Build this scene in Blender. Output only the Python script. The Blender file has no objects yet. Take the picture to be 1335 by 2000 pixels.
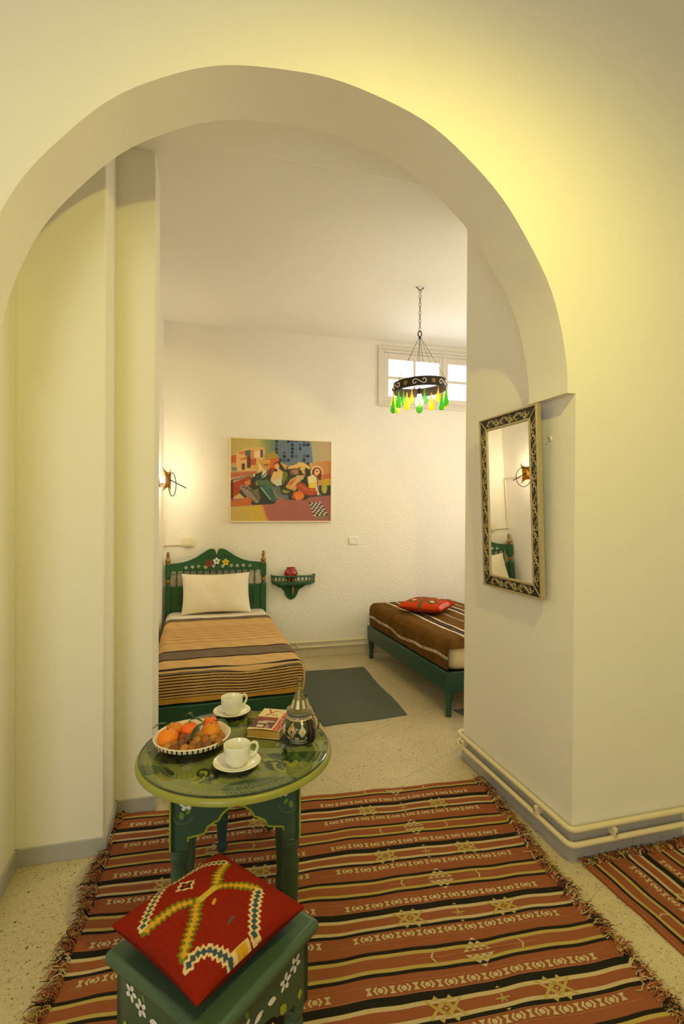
import bpy, bmesh, math, random
import numpy as np
from mathutils import Vector, Matrix

random.seed(7)
rng = np.random.default_rng(7)
PI = math.pi
sc = bpy.context.scene
C = bpy.context.collection

# ------------------------------------------------------------------ camera
cam_d = bpy.data.cameras.new('camera')
cam = bpy.data.objects.new('camera', cam_d)
C.objects.link(cam)
sc.camera = cam
cam_d.sensor_fit = 'VERTICAL'
cam_d.sensor_height = 36.0
cam_d.lens = 36.0 * 1002.87 / 2000.0
cam_d.clip_start = 0.02
cam_d.clip_end = 100

def cam_matrix(yaw, pitch, roll):
    cy, sy = math.cos(yaw), math.sin(yaw)
    cp, sp = math.cos(pitch), math.sin(pitch)
    cr, sr = math.cos(roll), math.sin(roll)
    B = Matrix(((1, 0, 0), (0, 0, -1), (0, 1, 0)))
    Rz = Matrix(((cy, sy, 0), (-sy, cy, 0), (0, 0, 1)))
    Rx = Matrix(((1, 0, 0), (0, cp, -sp), (0, sp, cp)))
    Rr = Matrix(((cr, -sr, 0), (sr, cr, 0), (0, 0, 1)))
    W = Rr @ Rx @ B @ Rz          # world -> x right, y down, z forward
    right, down, fwd = Vector(W[0]), Vector(W[1]), Vector(W[2])
    return Matrix((right, -down, -fwd)).transposed()

M4 = cam_matrix(math.radians(-15.2495), math.radians(0.3595), math.radians(0.3237)).to_4x4()
M4.translation = (0, 0, 1.4)
cam.matrix_world = M4

# ------------------------------------------------------------------ light
sc.view_settings.view_transform = 'Standard'
sc.view_settings.look = 'None'
sc.view_settings.exposure = 0.26
sc.view_settings.gamma = 1.0
sc.view_settings.use_curve_mapping = False
sc.render.engine = 'CYCLES'
sc.cycles.use_denoising = True
sc.cycles.max_bounces = 10
sc.cycles.diffuse_bounces = 6
sc.cycles.sample_clamp_indirect = 6

world = bpy.data.worlds.new('daylight')
sc.world = world
world.use_nodes = True
bg = world.node_tree.nodes['Background']
bg.inputs[0].default_value = (0.86, 0.92, 1.0, 1)
bg.inputs[1].default_value = 2.2

def point_light(name, loc, power, col, r=0.03):
    d = bpy.data.lights.new(name, 'POINT')
    d.energy = power
    d.color = col
    d.shadow_soft_size = r
    o = bpy.data.objects.new(name, d)
    C.objects.link(o)
    o.location = loc
    return o

def area_light(name, loc, direction, sx, sy, power, col):
    d = bpy.data.lights.new(name, 'AREA')
    d.shape = 'RECTANGLE'
    d.size = sx
    d.size_y = sy
    d.energy = power
    d.color = col
    o = bpy.data.objects.new(name, d)
    C.objects.link(o)
    o.location = loc
    o.rotation_euler = Vector(direction).to_track_quat('-Z', 'Y').to_euler()
    return o

# the hanging lamp of the front room, just above the view
def spot_light(name, loc, direction, power, col, r, blend):
    d = bpy.data.lights.new(name, 'SPOT')
    d.energy = power; d.color = col; d.shadow_soft_size = r
    d.spot_size = math.radians(179); d.spot_blend = blend
    o = bpy.data.objects.new(name, d)
    C.objects.link(o)
    o.location = loc
    o.rotation_euler = Vector(direction).to_track_quat('-Z', 'Y').to_euler()
spot_light('front_room_lamp_light', (0.80, 0.45, 2.90), (0, 0.5, -1), 64, (1.0, 0.865, 0.17), 0.03, 0.85)
# fill light added behind the camera to brighten the pier and front room
area_light('front_room_fill', (-1.45, -1.3, 1.7), (0.8, 1, -0.02), 1.4, 1.7, 37, (1.0, 0.96, 0.88))
# daylight falling in through the bedroom window
area_light('bedroom_window_daylight', (2.35, 5.02, 2.78), (-0.1, -1, -0.6), 1.4, 0.6, 26, (0.80, 0.87, 1.0))
# unseen fill added at the bedroom's right wall to even out its light
area_light('bedroom_side_fill', (3.1, 3.7, 1.7), (-1, -0.05, 0.0), 1.2, 1.5, 15, (1.0, 0.87, 0.66))

# ------------------------------------------------------------------ materials
def lin(c):
    return tuple(((v / 255.0) / 12.92 if v / 255.0 <= 0.04045 else (((v / 255.0) + 0.055) / 1.055) ** 2.4) for v in c)

MATS = {}

def mat(name, col, rough=0.5, metal=0.0, bump=0.0, bscale=60, var=0.0, vscale=8, spec=0.5, detail=4, trans=0.0, emit=None, estr=0, coat=0.0):
    if name in MATS:
        return MATS[name]
    m = bpy.data.materials.new(name)
    m.use_nodes = True
    nt = m.node_tree
    p = nt.nodes['Principled BSDF']
    c = lin(col)
    p.inputs['Base Color'].default_value = (*c, 1)
    p.inputs['Roughness'].default_value = rough
    p.inputs['Metallic'].default_value = metal
    p.inputs['Specular IOR Level'].default_value = spec
    p.inputs['Transmission Weight'].default_value = trans
    p.inputs['Coat Weight'].default_value = coat
    if emit:
        p.inputs['Emission Color'].default_value = (*emit, 1)
        p.inputs['Emission Strength'].default_value = estr
    tc = nt.nodes.new('ShaderNodeTexCoord')
    if var > 0:
        n = nt.nodes.new('ShaderNodeTexNoise')
        n.inputs['Scale'].default_value = vscale
        n.inputs['Detail'].default_value = 5
        nt.links.new(tc.outputs['Object'], n.inputs['Vector'])
        mx = nt.nodes.new('ShaderNodeMix')
        mx.data_type = 'RGBA'
        mx.inputs[6].default_value = (*[v * (1 - var) for v in c], 1)
        mx.inputs[7].default_value = (*[min(1, v * (1 + var)) for v in c], 1)
        nt.links.new(n.outputs['Fac'], mx.inputs[0])
        nt.links.new(mx.outputs[2], p.inputs['Base Color'])
    if bump > 0:
        n = nt.nodes.new('ShaderNodeTexNoise')
        n.inputs['Scale'].default_value = bscale
        n.inputs['Detail'].default_value = detail
        nt.links.new(tc.outputs['Object'], n.inputs['Vector'])
        b = nt.nodes.new('ShaderNodeBump')
        b.inputs['Strength'].default_value = bump
        b.inputs['Distance'].default_value = 0.01
        nt.links.new(n.outputs['Fac'], b.inputs['Height'])
        nt.links.new(b.outputs['Normal'], p.inputs['Normal'])
    MATS[name] = m
    return m

def vc_mat(name, rough=0.9, bump=0.0, bscale=400, spec=0.3):
    """material that takes its pattern colours from the mesh's own dye attribute"""
    if name in MATS:
        return MATS[name]
    m = bpy.data.materials.new(name)
    m.use_nodes = True
    nt = m.node_tree
    p = nt.nodes['Principled BSDF']
    a = nt.nodes.new('ShaderNodeAttribute')
    a.attribute_name = 'dye'
    nt.links.new(a.outputs['Color'], p.inputs['Base Color'])
    p.inputs['Roughness'].default_value = rough
    p.inputs['Specular IOR Level'].default_value = spec
    if bump > 0:
        tc = nt.nodes.new('ShaderNodeTexCoord')
        n = nt.nodes.new('ShaderNodeTexNoise')
        n.inputs['Scale'].default_value = bscale
        nt.links.new(tc.outputs['Object'], n.inputs['Vector'])
        b = nt.nodes.new('ShaderNodeBump')
        b.inputs['Strength'].default_value = bump
        b.inputs['Distance'].default_value = 0.005
        nt.links.new(n.outputs['Fac'], b.inputs['Height'])
        nt.links.new(b.outputs['Normal'], p.inputs['Normal'])
    MATS[name] = m
    return m

def terrazzo():
    m = bpy.data.materials.new('terrazzo')
    m.use_nodes = True
    nt = m.node_tree
    N = nt.nodes
    K = nt.links.new
    p = N['Principled BSDF']
    tc = N.new('ShaderNodeTexCoord')
    base = lin((208, 194, 158))
    def chips(scale, lo, hi, col, prev, seed):
        mp = N.new('ShaderNodeMapping')
        mp.inputs['Location'].default_value = (seed, seed * 2, 0)
        K(tc.outputs['Object'], mp.inputs['Vector'])
        nz = N.new('ShaderNodeTexNoise')
        nz.inputs['Scale'].default_value = scale * 1.3
        add = N.new('ShaderNodeMixRGB')
        add.inputs[0].default_value = 0.02
        K(mp.outputs[0], nz.inputs['Vector'])
        K(mp.outputs[0], add.inputs[1])
        K(nz.outputs['Color'], add.inputs[2])
        v = N.new('ShaderNodeTexVoronoi')
        v.inputs['Scale'].default_value = scale
        K(add.outputs[0], v.inputs['Vector'])
        sep = N.new('ShaderNodeSeparateColor')
        K(v.outputs['Color'], sep.inputs[0])
        lt = N.new('ShaderNodeMath'); lt.operation = 'LESS_THAN'; lt.inputs[1].default_value = hi
        K(v.outputs['Distance'], lt.inputs[0])
        pick = N.new('ShaderNodeMath'); pick.operation = 'LESS_THAN'; pick.inputs[1].default_value = lo
        K(sep.outputs[0], pick.inputs[0])
        mul = N.new('ShaderNodeMath'); mul.operation = 'MULTIPLY'
        K(lt.outputs[0], mul.inputs[0]); K(pick.outputs[0], mul.inputs[1])
        mx = N.new('ShaderNodeMixRGB')
        K(mul.outputs[0], mx.inputs[0])
        if prev is None:
            mx.inputs[1].default_value = (*base, 1)
        else:
            K(prev, mx.inputs[1])
        mx.inputs[2].default_value = (*lin(col), 1)
        return mx.outputs[0]
    o = chips(150, 0.42, 0.34, (172, 152, 108), None, 0.3)
    o = chips(110, 0.14, 0.34, (222, 210, 176), o, 1.7)
    o = chips(120, 0.17, 0.34, (124, 106, 72), o, 3.1)
    o = chips(70, 0.10, 0.24, (92, 78, 56), o, 5.9)
    # tile joints, laid on the diagonal
    mp = N.new('ShaderNodeMapping')
    mp.inputs['Location'].default_value = (-0.872, -2.414, 0)
    K(tc.outputs['Object'], mp.inputs['Vector'])
    mp2 = N.new('ShaderNodeMapping')
    mp2.inputs['Rotation'].default_value = (0, 0, math.radians(-26.3))
    K(mp.outputs[0], mp2.inputs['Vector'])
    sx = N.new('ShaderNodeSeparateXYZ')
    K(mp2.outputs[0], sx.inputs[0])
    outs = []
    for ax, off in ((0, 0.13), (1, 0.0)):
        a = N.new('ShaderNodeMath'); a.operation = 'ADD'; a.inputs[1].default_value = 40 * 0.5 + off
        K(sx.outputs[ax], a.inputs[0])
        d = N.new('ShaderNodeMath'); d.operation = 'PINGPONG'; d.inputs[1].default_value = 0.25
        K(a.outputs[0], d.inputs[0])
        l = N.new('ShaderNodeMath'); l.operation = 'LESS_THAN'; l.inputs[1].default_value = 0.0012
        K(d.outputs[0], l.inputs[0])
        outs.append(l)
    mxm = N.new('ShaderNodeMath'); mxm.operation = 'MAXIMUM'
    K(outs[0].outputs[0], mxm.inputs[0]); K(outs[1].outputs[0], mxm.inputs[1])
    half = N.new('ShaderNodeMath'); half.operation = 'MULTIPLY'; half.inputs[1].default_value = 0.6
    K(mxm.outputs[0], half.inputs[0])
    mj = N.new('ShaderNodeMixRGB')
    K(half.outputs[0], mj.inputs[0]); K(o, mj.inputs[1])
    mj.inputs[2].default_value = (*lin((120, 100, 66)), 1)
    nb = N.new('ShaderNodeTexNoise'); nb.inputs['Scale'].default_value = 2.5; nb.inputs['Detail'].default_value = 6
    K(tc.outputs['Object'], nb.inputs['Vector'])
    rp = N.new('ShaderNodeMapRange')
    rp.inputs[1].default_value = 0.3; rp.inputs[2].default_value = 0.7
    rp.inputs[3].default_value = 0.86; rp.inputs[4].default_value = 1.05
    K(nb.outputs['Fac'], rp.inputs[0])
    mm = N.new('ShaderNodeVectorMath'); mm.operation = 'SCALE'
    K(mj.outputs[0], mm.inputs[0]); K(rp.outputs[0], mm.inputs['Scale'])
    K(mm.outputs[0], p.inputs['Base Color'])
    p.inputs['Roughness'].default_value = 0.42
    return m

def clear_glass(name, tint=(1, 1, 1), rough=0.02, ior=1.5):
    m = bpy.data.materials.new(name)
    m.use_nodes = True
    nt = m.node_tree
    nt.nodes.remove(nt.nodes['Principled BSDF'])
    out = nt.nodes['Material Output']
    t = nt.nodes.new('ShaderNodeBsdfTransparent'); t.inputs[0].default_value = (*tint, 1)
    g = nt.nodes.new('ShaderNodeBsdfGlossy'); g.inputs['Roughness'].default_value = rough
    f = nt.nodes.new('ShaderNodeFresnel'); f.inputs['IOR'].default_value = ior
    mx = nt.nodes.new('ShaderNodeMixShader')
    nt.links.new(f.outputs[0], mx.inputs[0])
    nt.links.new(t.outputs[0], mx.inputs[1])
    nt.links.new(g.outputs[0], mx.inputs[2])
    nt.links.new(mx.outputs[0], out.inputs['Surface'])
    return m

def coloured_glass(name, col):
    m = bpy.data.materials.new(name)
    m.use_nodes = True
    nt = m.node_tree
    p = nt.nodes['Principled BSDF']
    c = lin(col)
    p.inputs['Base Color'].default_value = (*c, 1)
    p.inputs['Roughness'].default_value = 0.05
    p.inputs['Transmission Weight'].default_value = 0.0
    p.inputs['Subsurface Weight'].default_value = 0.0
    t = nt.nodes.new('ShaderNodeBsdfTransparent'); t.inputs[0].default_value = (*c, 1)
    tl = nt.nodes.new('ShaderNodeBsdfTranslucent'); tl.inputs[0].default_value = (*c, 1)
    a = nt.nodes.new('ShaderNodeMixShader'); a.inputs[0].default_value = 0.6
    b = nt.nodes.new('ShaderNodeMixShader'); b.inputs[0].default_value = 0.35
    nt.links.new(p.outputs[0], a.inputs[1]); nt.links.new(tl.outputs[0], a.inputs[2])
    nt.links.new(a.outputs[0], b.inputs[1]); nt.links.new(t.outputs[0], b.inputs[2])
    nt.links.new(b.outputs[0], nt.nodes['Material Output'].inputs['Surface'])
    return m

WALL = mat('cream_wall_paint', (242, 239, 229), 0.62, bump=0.25, bscale=14, var=0.02, vscale=3, spec=0.25)
ROUGHW = mat('textured_cream_plaster', (243, 239, 229), 0.75, bump=0.55, bscale=55, var=0.02, vscale=3, spec=0.2)
CEIL = mat('ceiling_paint', (242, 240, 234), 0.8, bump=0.12, bscale=9, spec=0.2)
TERR = terrazzo()
SKIRT = mat('grey_marble_skirting', (176, 176, 176), 0.35, var=0.1, vscale=40, bump=0.03)
PIPEM = mat('cream_pipe_paint', (228, 216, 178), 0.38, bump=0.05, bscale=60)
WOODW = mat('white_window_paint', (226, 220, 208), 0.45)
BACKT = mat('cream_skirting_tile', (212, 202, 176), 0.4)
GREEN = mat('green_gloss_paint', (66, 92, 70), 0.33, var=0.08, vscale=12, bump=0.03, bscale=90)
GREEND = mat('table_green_paint', (60, 88, 70), 0.38, var=0.08, vscale=12, bump=0.03, bscale=90)
GREENB = mat('bed_green_paint', (26, 74, 48), 0.35, var=0.08, vscale=12, bump=0.03, bscale=90)
TEAL = mat('teal_stool_paint', (46, 84, 92), 0.42, var=0.1, vscale=14)
LIME = mat('lime_edge_paint', (158, 172, 44), 0.4)
LIMED = mat('olive_rim_paint', (150, 152, 66), 0.35, var=0.08, vscale=15)
GOLD = mat('old_gold_paint', (148, 120, 60), 0.35, metal=0.5, var=0.1, vscale=60)
WHITEP = mat('white_brush_paint', (232, 232, 226), 0.45)
REDP = mat('red_brush_paint', (150, 52, 36), 0.45)
YELP = mat('yellow_brush_paint', (232, 200, 50), 0.45)
LEAFP = mat('leaf_brush_paint', (110, 146, 60), 0.45)
DARKP = mat('dark_brush_paint', (18, 34, 30), 0.45)
LINEN = mat('white_linen', (238, 228, 206), 0.9, bump=0.12, bscale=90)
SHEETM = mat('white_sheet_cotton', (236, 228, 212), 0.9, bump=0.1, bscale=60)
MATTR = mat('cream_mattress_ticking', (226, 206, 158), 0.9, bump=0.1, bscale=60)
PORC = mat('white_porcelain', (240, 238, 224), 0.12, coat=0.5)
IRON = mat('dark_wrought_iron', (58, 50, 42), 0.5, metal=0.6, var=0.2, vscale=50)
CHROME = mat('dull_chain_metal', (110, 98, 76), 0.4, metal=0.8)
MIRROR = mat('mirror_silver', (238, 238, 236), 0.01, metal=1.0)
BULB = mat('glowing_bulb', (255, 250, 230), 0.3, emit=(1.0, 0.86, 0.60), estr=128)
BULB2 = mat('glowing_wall_bulb', (255, 250, 230), 0.3, emit=(1.0, 0.85, 0.58), estr=300)
PLAST = mat('cream_plastic', (236, 226, 200), 0.4)
SCREW = mat('steel_screw', (130, 122, 104), 0.4, metal=0.8)

# ------------------------------------------------------------------ mesh builder
class MB:
    def __init__(s):
        s.v = []; s.f = []; s.m = []; s.mats = []
    def mi(s, m):
        if m not in s.mats: s.mats.append(m)
        return s.mats.index(m)
    def add(s, vs, fs, m):
        o = len(s.v); k = s.mi(m)
        s.v += [tuple(v) for v in vs]
        for f in fs:
            s.f.append(tuple(i + o for i in f)); s.m.append(k)
        return s
    def box(s, a, b, m, R=None, c=None):
        x0, y0, z0 = a; x1, y1, z1 = b
        vs = [(x0, y0, z0), (x1, y0, z0), (x1, y1, z0), (x0, y1, z0), (x0, y0, z1), (x1, y0, z1), (x1, y1, z1), (x0, y1, z1)]
        if R is not None:
            cc = Vector(c if c else ((x0 + x1) / 2, (y0 + y1) / 2, (z0 + z1) / 2))
            vs = [tuple(R @ (Vector(v) - cc) + cc) for v in vs]
        return s.add(vs, [(0, 3, 2, 1), (4, 5, 6, 7), (0, 1, 5, 4), (1, 2, 6, 5), (2, 3, 7, 6), (3, 0, 4, 7)], m)
    def lathe(s, prof, c, m, seg=24, R=None, mfn=None, closed=False):
        """prof: list of (r, z); c centre"""
        c = Vector(c); vs = []; fs = []
        n = len(prof)
        for r, z in prof:
            for i in range(seg):
                a = 2 * PI * i / seg
                p = Vector((r * math.cos(a), r * math.sin(a), z))
                if R is not None: p = R @ p
                vs.append(tuple(p + c))
        rngn = n if closed else n - 1
        for j in range(rngn):
            j2 = (j + 1) % n
            for i in range(seg):
                i2 = (i + 1) % seg
                fs.append((j * seg + i, j * seg + i2, j2 * seg + i2, j2 * seg + i))
        if mfn is None:
            s.add(vs, fs, m)
            o = len(s.v) - len(vs)
        else:
            o = len(s.v)
            s.v += vs
            q = 0
            for j in range(rngn):
                for i in range(seg):
                    s.f.append(tuple(t + o for t in fs[q])); s.m.append(s.mi(mfn(j, i))); q += 1
        if not closed:
            k = s.mi(m)
            if prof[0][0] > 1e-5:
                s.f.append(tuple(o + i for i in range(seg))[::-1]); s.m.append(k)
            if prof[-1][0] > 1e-5:
                s.f.append(tuple(o + (n - 1) * seg + i for i in range(seg))); s.m.append(k)
        return s
    def tube(s, pts, r, m, seg=8, closed=False):
        pts = [Vector(p) for p in pts]; n = len(pts)
        rr = r if isinstance(r, (list, tuple)) else [r] * n
        vs = []; fs = []
        up = None
        for i, p in enumerate(pts):
            if closed:
                t = pts[(i + 1) % n] - pts[i - 1]
            else:
                t = pts[min(i + 1, n - 1)] - pts[max(i - 1, 0)]
            if t.length < 1e-9: t = Vector((0, 0, 1))
            t.normalize()
            if up is None:
                up = t.orthogonal().normalized()
            else:
                up = up - t * up.dot(t)
                up = up.normalized() if up.length > 1e-6 else t.orthogonal().normalized()
            w = t.cross(up)
            for k in range(seg):
                a = 2 * PI * k / seg
                vs.append(tuple(p + (up * math.cos(a) + w * math.sin(a)) * rr[i]))
        for i in range(n if closed else n - 1):
            j = (i + 1) % n
            for k in range(seg):
                k2 = (k + 1) % seg
                fs.append((i * seg + k, i * seg + k2, j * seg + k2, j * seg + k))
        if not closed:
            fs.append(tuple(range(seg))[::-1]); fs.append(tuple((n - 1) * seg + k for k in range(seg)))
        return s.add(vs, fs, m)
    def prism(s, poly, fn, d, m):
        """poly of (a, b); fn(a, b, t) -> xyz; t from 0 to d"""
        n = len(poly)
        vs = [fn(a, b, 0) for a, b in poly] + [fn(a, b, d) for a, b in poly]
        fs = [tuple(range(n)), tuple(range(2 * n - 1, n - 1, -1))]
        for i in range(n):
            j = (i + 1) % n
            fs.append((i, i + n, j + n, j))
        return s.add(vs, fs, m)
    def poly(s, pts, m):
        return s.add(pts, [tuple(range(len(pts)))], m)
    def grid(s, fn, nu, nv, m, wrapu=False):
        vs = [fn(i / nu, j / nv) for j in range(nv + 1) for i in range(nu + 1)]
        w = nu + 1; o = len(s.v); s.v += [tuple(v) for v in vs]
        for j in range(nv):
            for i in range(nu):
                mm = m(((i + .5) / nu), ((j + .5) / nv)) if callable(m) else m
                s.f.append((o + j * w + i, o + j * w + i + 1, o + (j + 1) * w + i + 1, o + (j + 1) * w + i)); s.m.append(s.mi(mm))
        return s
    def sphere(s, c, r, m, seg=16, rings=10, sc3=(1, 1, 1), R=None):
        prof = [(max(1e-6, r * math.sin(PI * j / rings)), -r * math.cos(PI * j / rings)) for j in range(rings + 1)]
        S = Matrix.Diagonal(sc3)
        RR = (R @ S) if R is not None else S
        return s.lathe(prof, c, m, seg, R=RR)
    def build(s, name, parent=None, smooth=True, angle=35, bevel=0, seg=2, fixn=True, loc=None, rotz=0):
        me = bpy.data.meshes.new(name)
        me.from_pydata(s.v, [], s.f)
        for m in s.mats: me.materials.append(m)
        me.polygons.foreach_set('material_index', s.m)
        if fixn:
            b = bmesh.new(); b.from_mesh(me)
            bmesh.ops.recalc_face_normals(b, faces=b.faces)
            b.to_mesh(me); b.free()
        if smooth:
            me.polygons.foreach_set('use_smooth', [True] * len(me.polygons))
            me.set_sharp_from_angle(angle=math.radians(angle))
        me.update()
        o = bpy.data.objects.new(name, me)
        C.objects.link(o)
        if parent: o.parent = parent
        if loc: o.location = loc
        if rotz: o.rotation_euler = (0, 0, rotz)
        if bevel:
            md = o.modifiers.new('bevel', 'BEVEL')
            md.width = bevel; md.segments = seg; md.limit_method = 'ANGLE'; md.angle_limit = math.radians(40)
            md.harden_normals = False
        return o

def tag(o, label, cat=None, group=None):
    o['label'] = label
    if cat: o['category'] = cat
    if group: o['group'] = group
    return o

def struct(o):
    o['kind'] = 'structure'
    return o

def thing(name, label, cat, loc=(0, 0, 0), rotz=0, group=None):
    o = bpy.data.objects.new(name, None)
    o.empty_display_size = 0.05
    C.objects.link(o)
    o.location = loc
    o.rotation_euler = (0, 0, rotz)
    return tag(o, label, cat, group)

def copy_tree(o, parent=None):
    c = o.copy(); C.objects.link(c)
    if parent: c.parent = parent
    for ch in list(o.children): copy_tree(ch, c)
    return c

def dyed(name, P, col, material, parent=None, loc=None, rotz=0, smooth=True):
    """P: (nv, nu, 3) points, col: (nv, nu, 3) sRGB 0-255 colours"""
    nv, nu, _ = P.shape
    me = bpy.data.meshes.new(name)
    idx = np.arange(nv * nu).reshape(nv, nu)
    q = np.stack([idx[:-1, :-1], idx[:-1, 1:], idx[1:, 1:], idx[1:, :-1]], -1).reshape(-1, 4)
    me.vertices.add(nv * nu); me.vertices.foreach_set('co', P.reshape(-1).astype(np.float32))
    me.loops.add(q.size); me.loops.foreach_set('vertex_index', q.reshape(-1).astype(np.int32))
    me.polygons.add(len(q))
    me.polygons.foreach_set('loop_start', (np.arange(len(q)) * 4).astype(np.int32))
    me.update(calc_edges=True)
    c = np.asarray(col, float) / 255.0
    c = np.where(c <= 0.04045, c / 12.92, ((c + 0.055) / 1.055) ** 2.4)
    a = me.color_attributes.new('dye', 'FLOAT_COLOR', 'POINT')
    a.data.foreach_set('color', np.concatenate([c, np.ones((nv, nu, 1))], -1).reshape(-1).astype(np.float32))
    if smooth: me.polygons.foreach_set('use_smooth', [True] * len(q))
    me.materials.append(material)
    o = bpy.data.objects.new(name, me)
    C.objects.link(o)
    if parent: o.parent = parent
    if loc: o.location = loc
    if rotz: o.rotation_euler = (0, 0, rotz)
    return o

def inpoly(X, Y, pts):
    r = np.zeros(X.shape, bool); n = len(pts)
    for i in range(n):
        x0, y0 = pts[i]; x1, y1 = pts[(i + 1) % n]
        if y0 == y1: continue
        c = ((Y > min(y0, y1)) & (Y <= max(y0, y1)) & (X < (x1 - x0) * (Y - y0) / (y1 - y0) + x0))
        r ^= c
    return r

def dseg(X, Y, a, b):
    ax, ay = a; bx, by = b
    dx, dy = bx - ax, by - ay
    t = np.clip(((X - ax) * dx + (Y - ay) * dy) / (dx * dx + dy * dy + 1e-12), 0, 1)
    return np.hypot(X - ax - t * dx, Y - ay - t * dy)

def dline(X, Y, pts):
    return np.min([dseg(X, Y, pts[i], pts[i + 1]) for i in range(len(pts) - 1)], axis=0)

# ------------------------------------------------------------------ setting
FR_Z = 3.75
b = MB().box((-1.7, -2.8, -0.1), (3.5, 4.95, 0.0), TERR)
struct(b.build('floor', smooth=False))

def arch_wall():
    cx, cz, r = 0.365, 1.862, 1.02
    pts = [(-1.6, 0), (-0.695, 0), (-0.695, cz), (-0.655, cz)]
    for i in range(0, 65):
        a = PI - PI * i / 64
        wob = 0.004 * math.sin(a * 7) + 0.002 * math.sin(a * 17 + 1)
        pts.append((cx + (r + wob) * math.cos(a), cz + (r + wob) * math.sin(a)))
    pts += [(1.385, cz), (1.426, cz), (1.426, 0), (3.2, 0), (3.2, FR_Z), (-1.6, FR_Z)]
    m = MB()
    m.prism(pts, lambda a, c_, t: (a, 1.723 + t, c_), 0.247, WALL)
    return m
struct(arch_wall().build('wall_front', angle=25))

m = MB(); m.box((-1.6, 1.97, 0), (-0.695, 2.25, 3.1), WALL); struct(m.build('wall_left_front', bevel=0.006))
m = MB(); m.box((-1.6, 2.25, 0), (-0.376, 2.515, 3.1), WALL); struct(m.build('wall_left_pillar', bevel=0.008))
m = MB(); m.box((-1.6, 2.515, 0), (-0.21, 2.77, 3.1), WALL); struct(m.build('wall_left_inner', bevel=0.008))
m = MB(); m.box((-1.6, 2.77, 0), (-0.322, 4.745, 3.1), WALL); struct(m.build('wall_left_bedroom'))
m = MB(); m.box((1.426, 1.97, 0), (3.2, 2.605, 3.1), WALL); struct(m.build('wall_right_pier', bevel=0.006))
m = MB(); m.box((3.2, 1.723, 0), (3.4, 4.745, 3.1), WALL); struct(m.build('wall_right_bedroom'))
m = MB(); m.box((3.2, -2.8, 0), (3.4, 1.723, FR_Z), WALL); struct(m.build('wall_right_front'))
m = MB(); m.box((-1.7, -2.8, 0), (-1.6, 1.97, FR_Z), WALL); struct(m.build('wall_left_far'))
m = MB(); m.box((-1.7, -2.9, 0), (3.4, -2.8, FR_Z), WALL); struct(m.build('wall_behind'))
m = MB(); m.box((-1.7, -2.9, FR_Z), (3.4, 1.97, FR_Z + 0.1), CEIL); struct(m.build('ceiling_front'))
m = MB(); m.box((-1.7, 1.97, 3.035), (3.4, 4.95, 3.135), CEIL); struct(m.build('ceiling'))
m = MB(); m.box((-0.21, 1.97, 2.985), (1.426, 2.34, 3.04), CEIL); struct(m.build('trim_1', bevel=0.012))
# plaster moulding line high on the bedroom's left wall corner
# back wall with window opening
wx0, wx1, wz0, wz1 = 1.70, 3.02, 2.445, 2.945
m = MB()
for a, c_ in (((-1.6, 0), (wx0, 3.1)), ((wx1, 0), (3.4, 3.1)), ((wx0, 0), (wx1, wz0)), ((wx0, wz1), (wx1, 3.1))):
    m.box((a[0], 4.745, a[1]), (c_[0], 4.93, c_[1]), ROUGHW)
struct(m.build('wall_back', smooth=False))

# window with two casements of four panes each
win = bpy.data.objects.new('window_1', None); C.objects.link(win); win.location = (1.65, 4.745, 2.40); struct(win)
m = MB()
def wbox(m, x0, x1, z0, z1, y0, y1, mt=WOODW):
    m.box((x0 - 1.65, y0, z0 - 2.40), (x1 - 1.65, y1, z1 - 2.40), mt)
X0, X1, Z0, Z1 = 1.648, 3.07, 2.404, 2.991
for (x0, x1, z0, z1) in ((X0, X0 + .03, Z0, Z1), (X1 - .03, X1, Z0, Z1), (X0 + .03, X1 - .03, Z0, Z0 + .03), (X0 + .03, X1 - .03, Z1 - .03, Z1)):
    wbox(m, x0, x1, z0, z1, -0.022, 0.01)
for (x0, x1, z0, z1) in ((X0 + .03, X0 + .062, Z0 + .03, Z1 - .03), (X1 - .062, X1 - .03, Z0 + .03, Z1 - .03), (X0 + .062, X1 - .062, Z0 + .03, Z0 + .052), (X0 + .062, X1 - .062, Z1 - .058, Z1 - .03)):
    wbox(m, x0, x1, z0, z1, -0.012, 0.06)
m.build('window_frame', win, bevel=0.004)
PANE = clear_glass('window_glass')
for (x0, x1) in ((1.712, 2.345), (2.352, 2.985)):
    m = MB()
    xa, xb = x0 + .046, x1 - .046
    xm = (xa + xb) / 2 + .004
    za, zb = 2.509, 2.868
    wbox(m, x0, xa, 2.458, 2.93, -0.004, 0.036); wbox(m, xb, x1, 2.458, 2.93, -0.004, 0.036)
    wbox(m, xa, xb, 2.458, za, -0.004, 0.036); wbox(m, xa, xb, zb, 2.93, -0.004, 0.036)
    wbox(m, xm - .013, xm + .013, za, zb, 0.0, 0.03); wbox(m, xa, xm - .013, 2.676, 2.704, 0.0, 0.03); wbox(m, xm + .013, xb, 2.676, 2.704, 0.0, 0.03)
    cs = m.build('casement', win, bevel=0.003)
    m = MB(); wbox(m, xa, xb, za, zb, 0.014, 0.017, PANE); m.build('pane', cs, smooth=False)
m = MB(); wbox(m, 2.335, 2.362, 2.46, 2.93, -0.010, -0.004); m.build('cover_strip', win, bevel=0.002)
m = MB(); m.sphere((2.349 - 1.65, -0.018, 2.60 - 2.40), 0.011, WOODW); m.build('window_knob', win)
for z in (2.52, 2.84):
    m = MB(); m.tube([(1.712 - 1.65, -0.008, z - 2.40 - .03), (1.712 - 1.65, -0.008, z - 2.40 + .03)], 0.006, WOODW); m.build('hinge', win)

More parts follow.
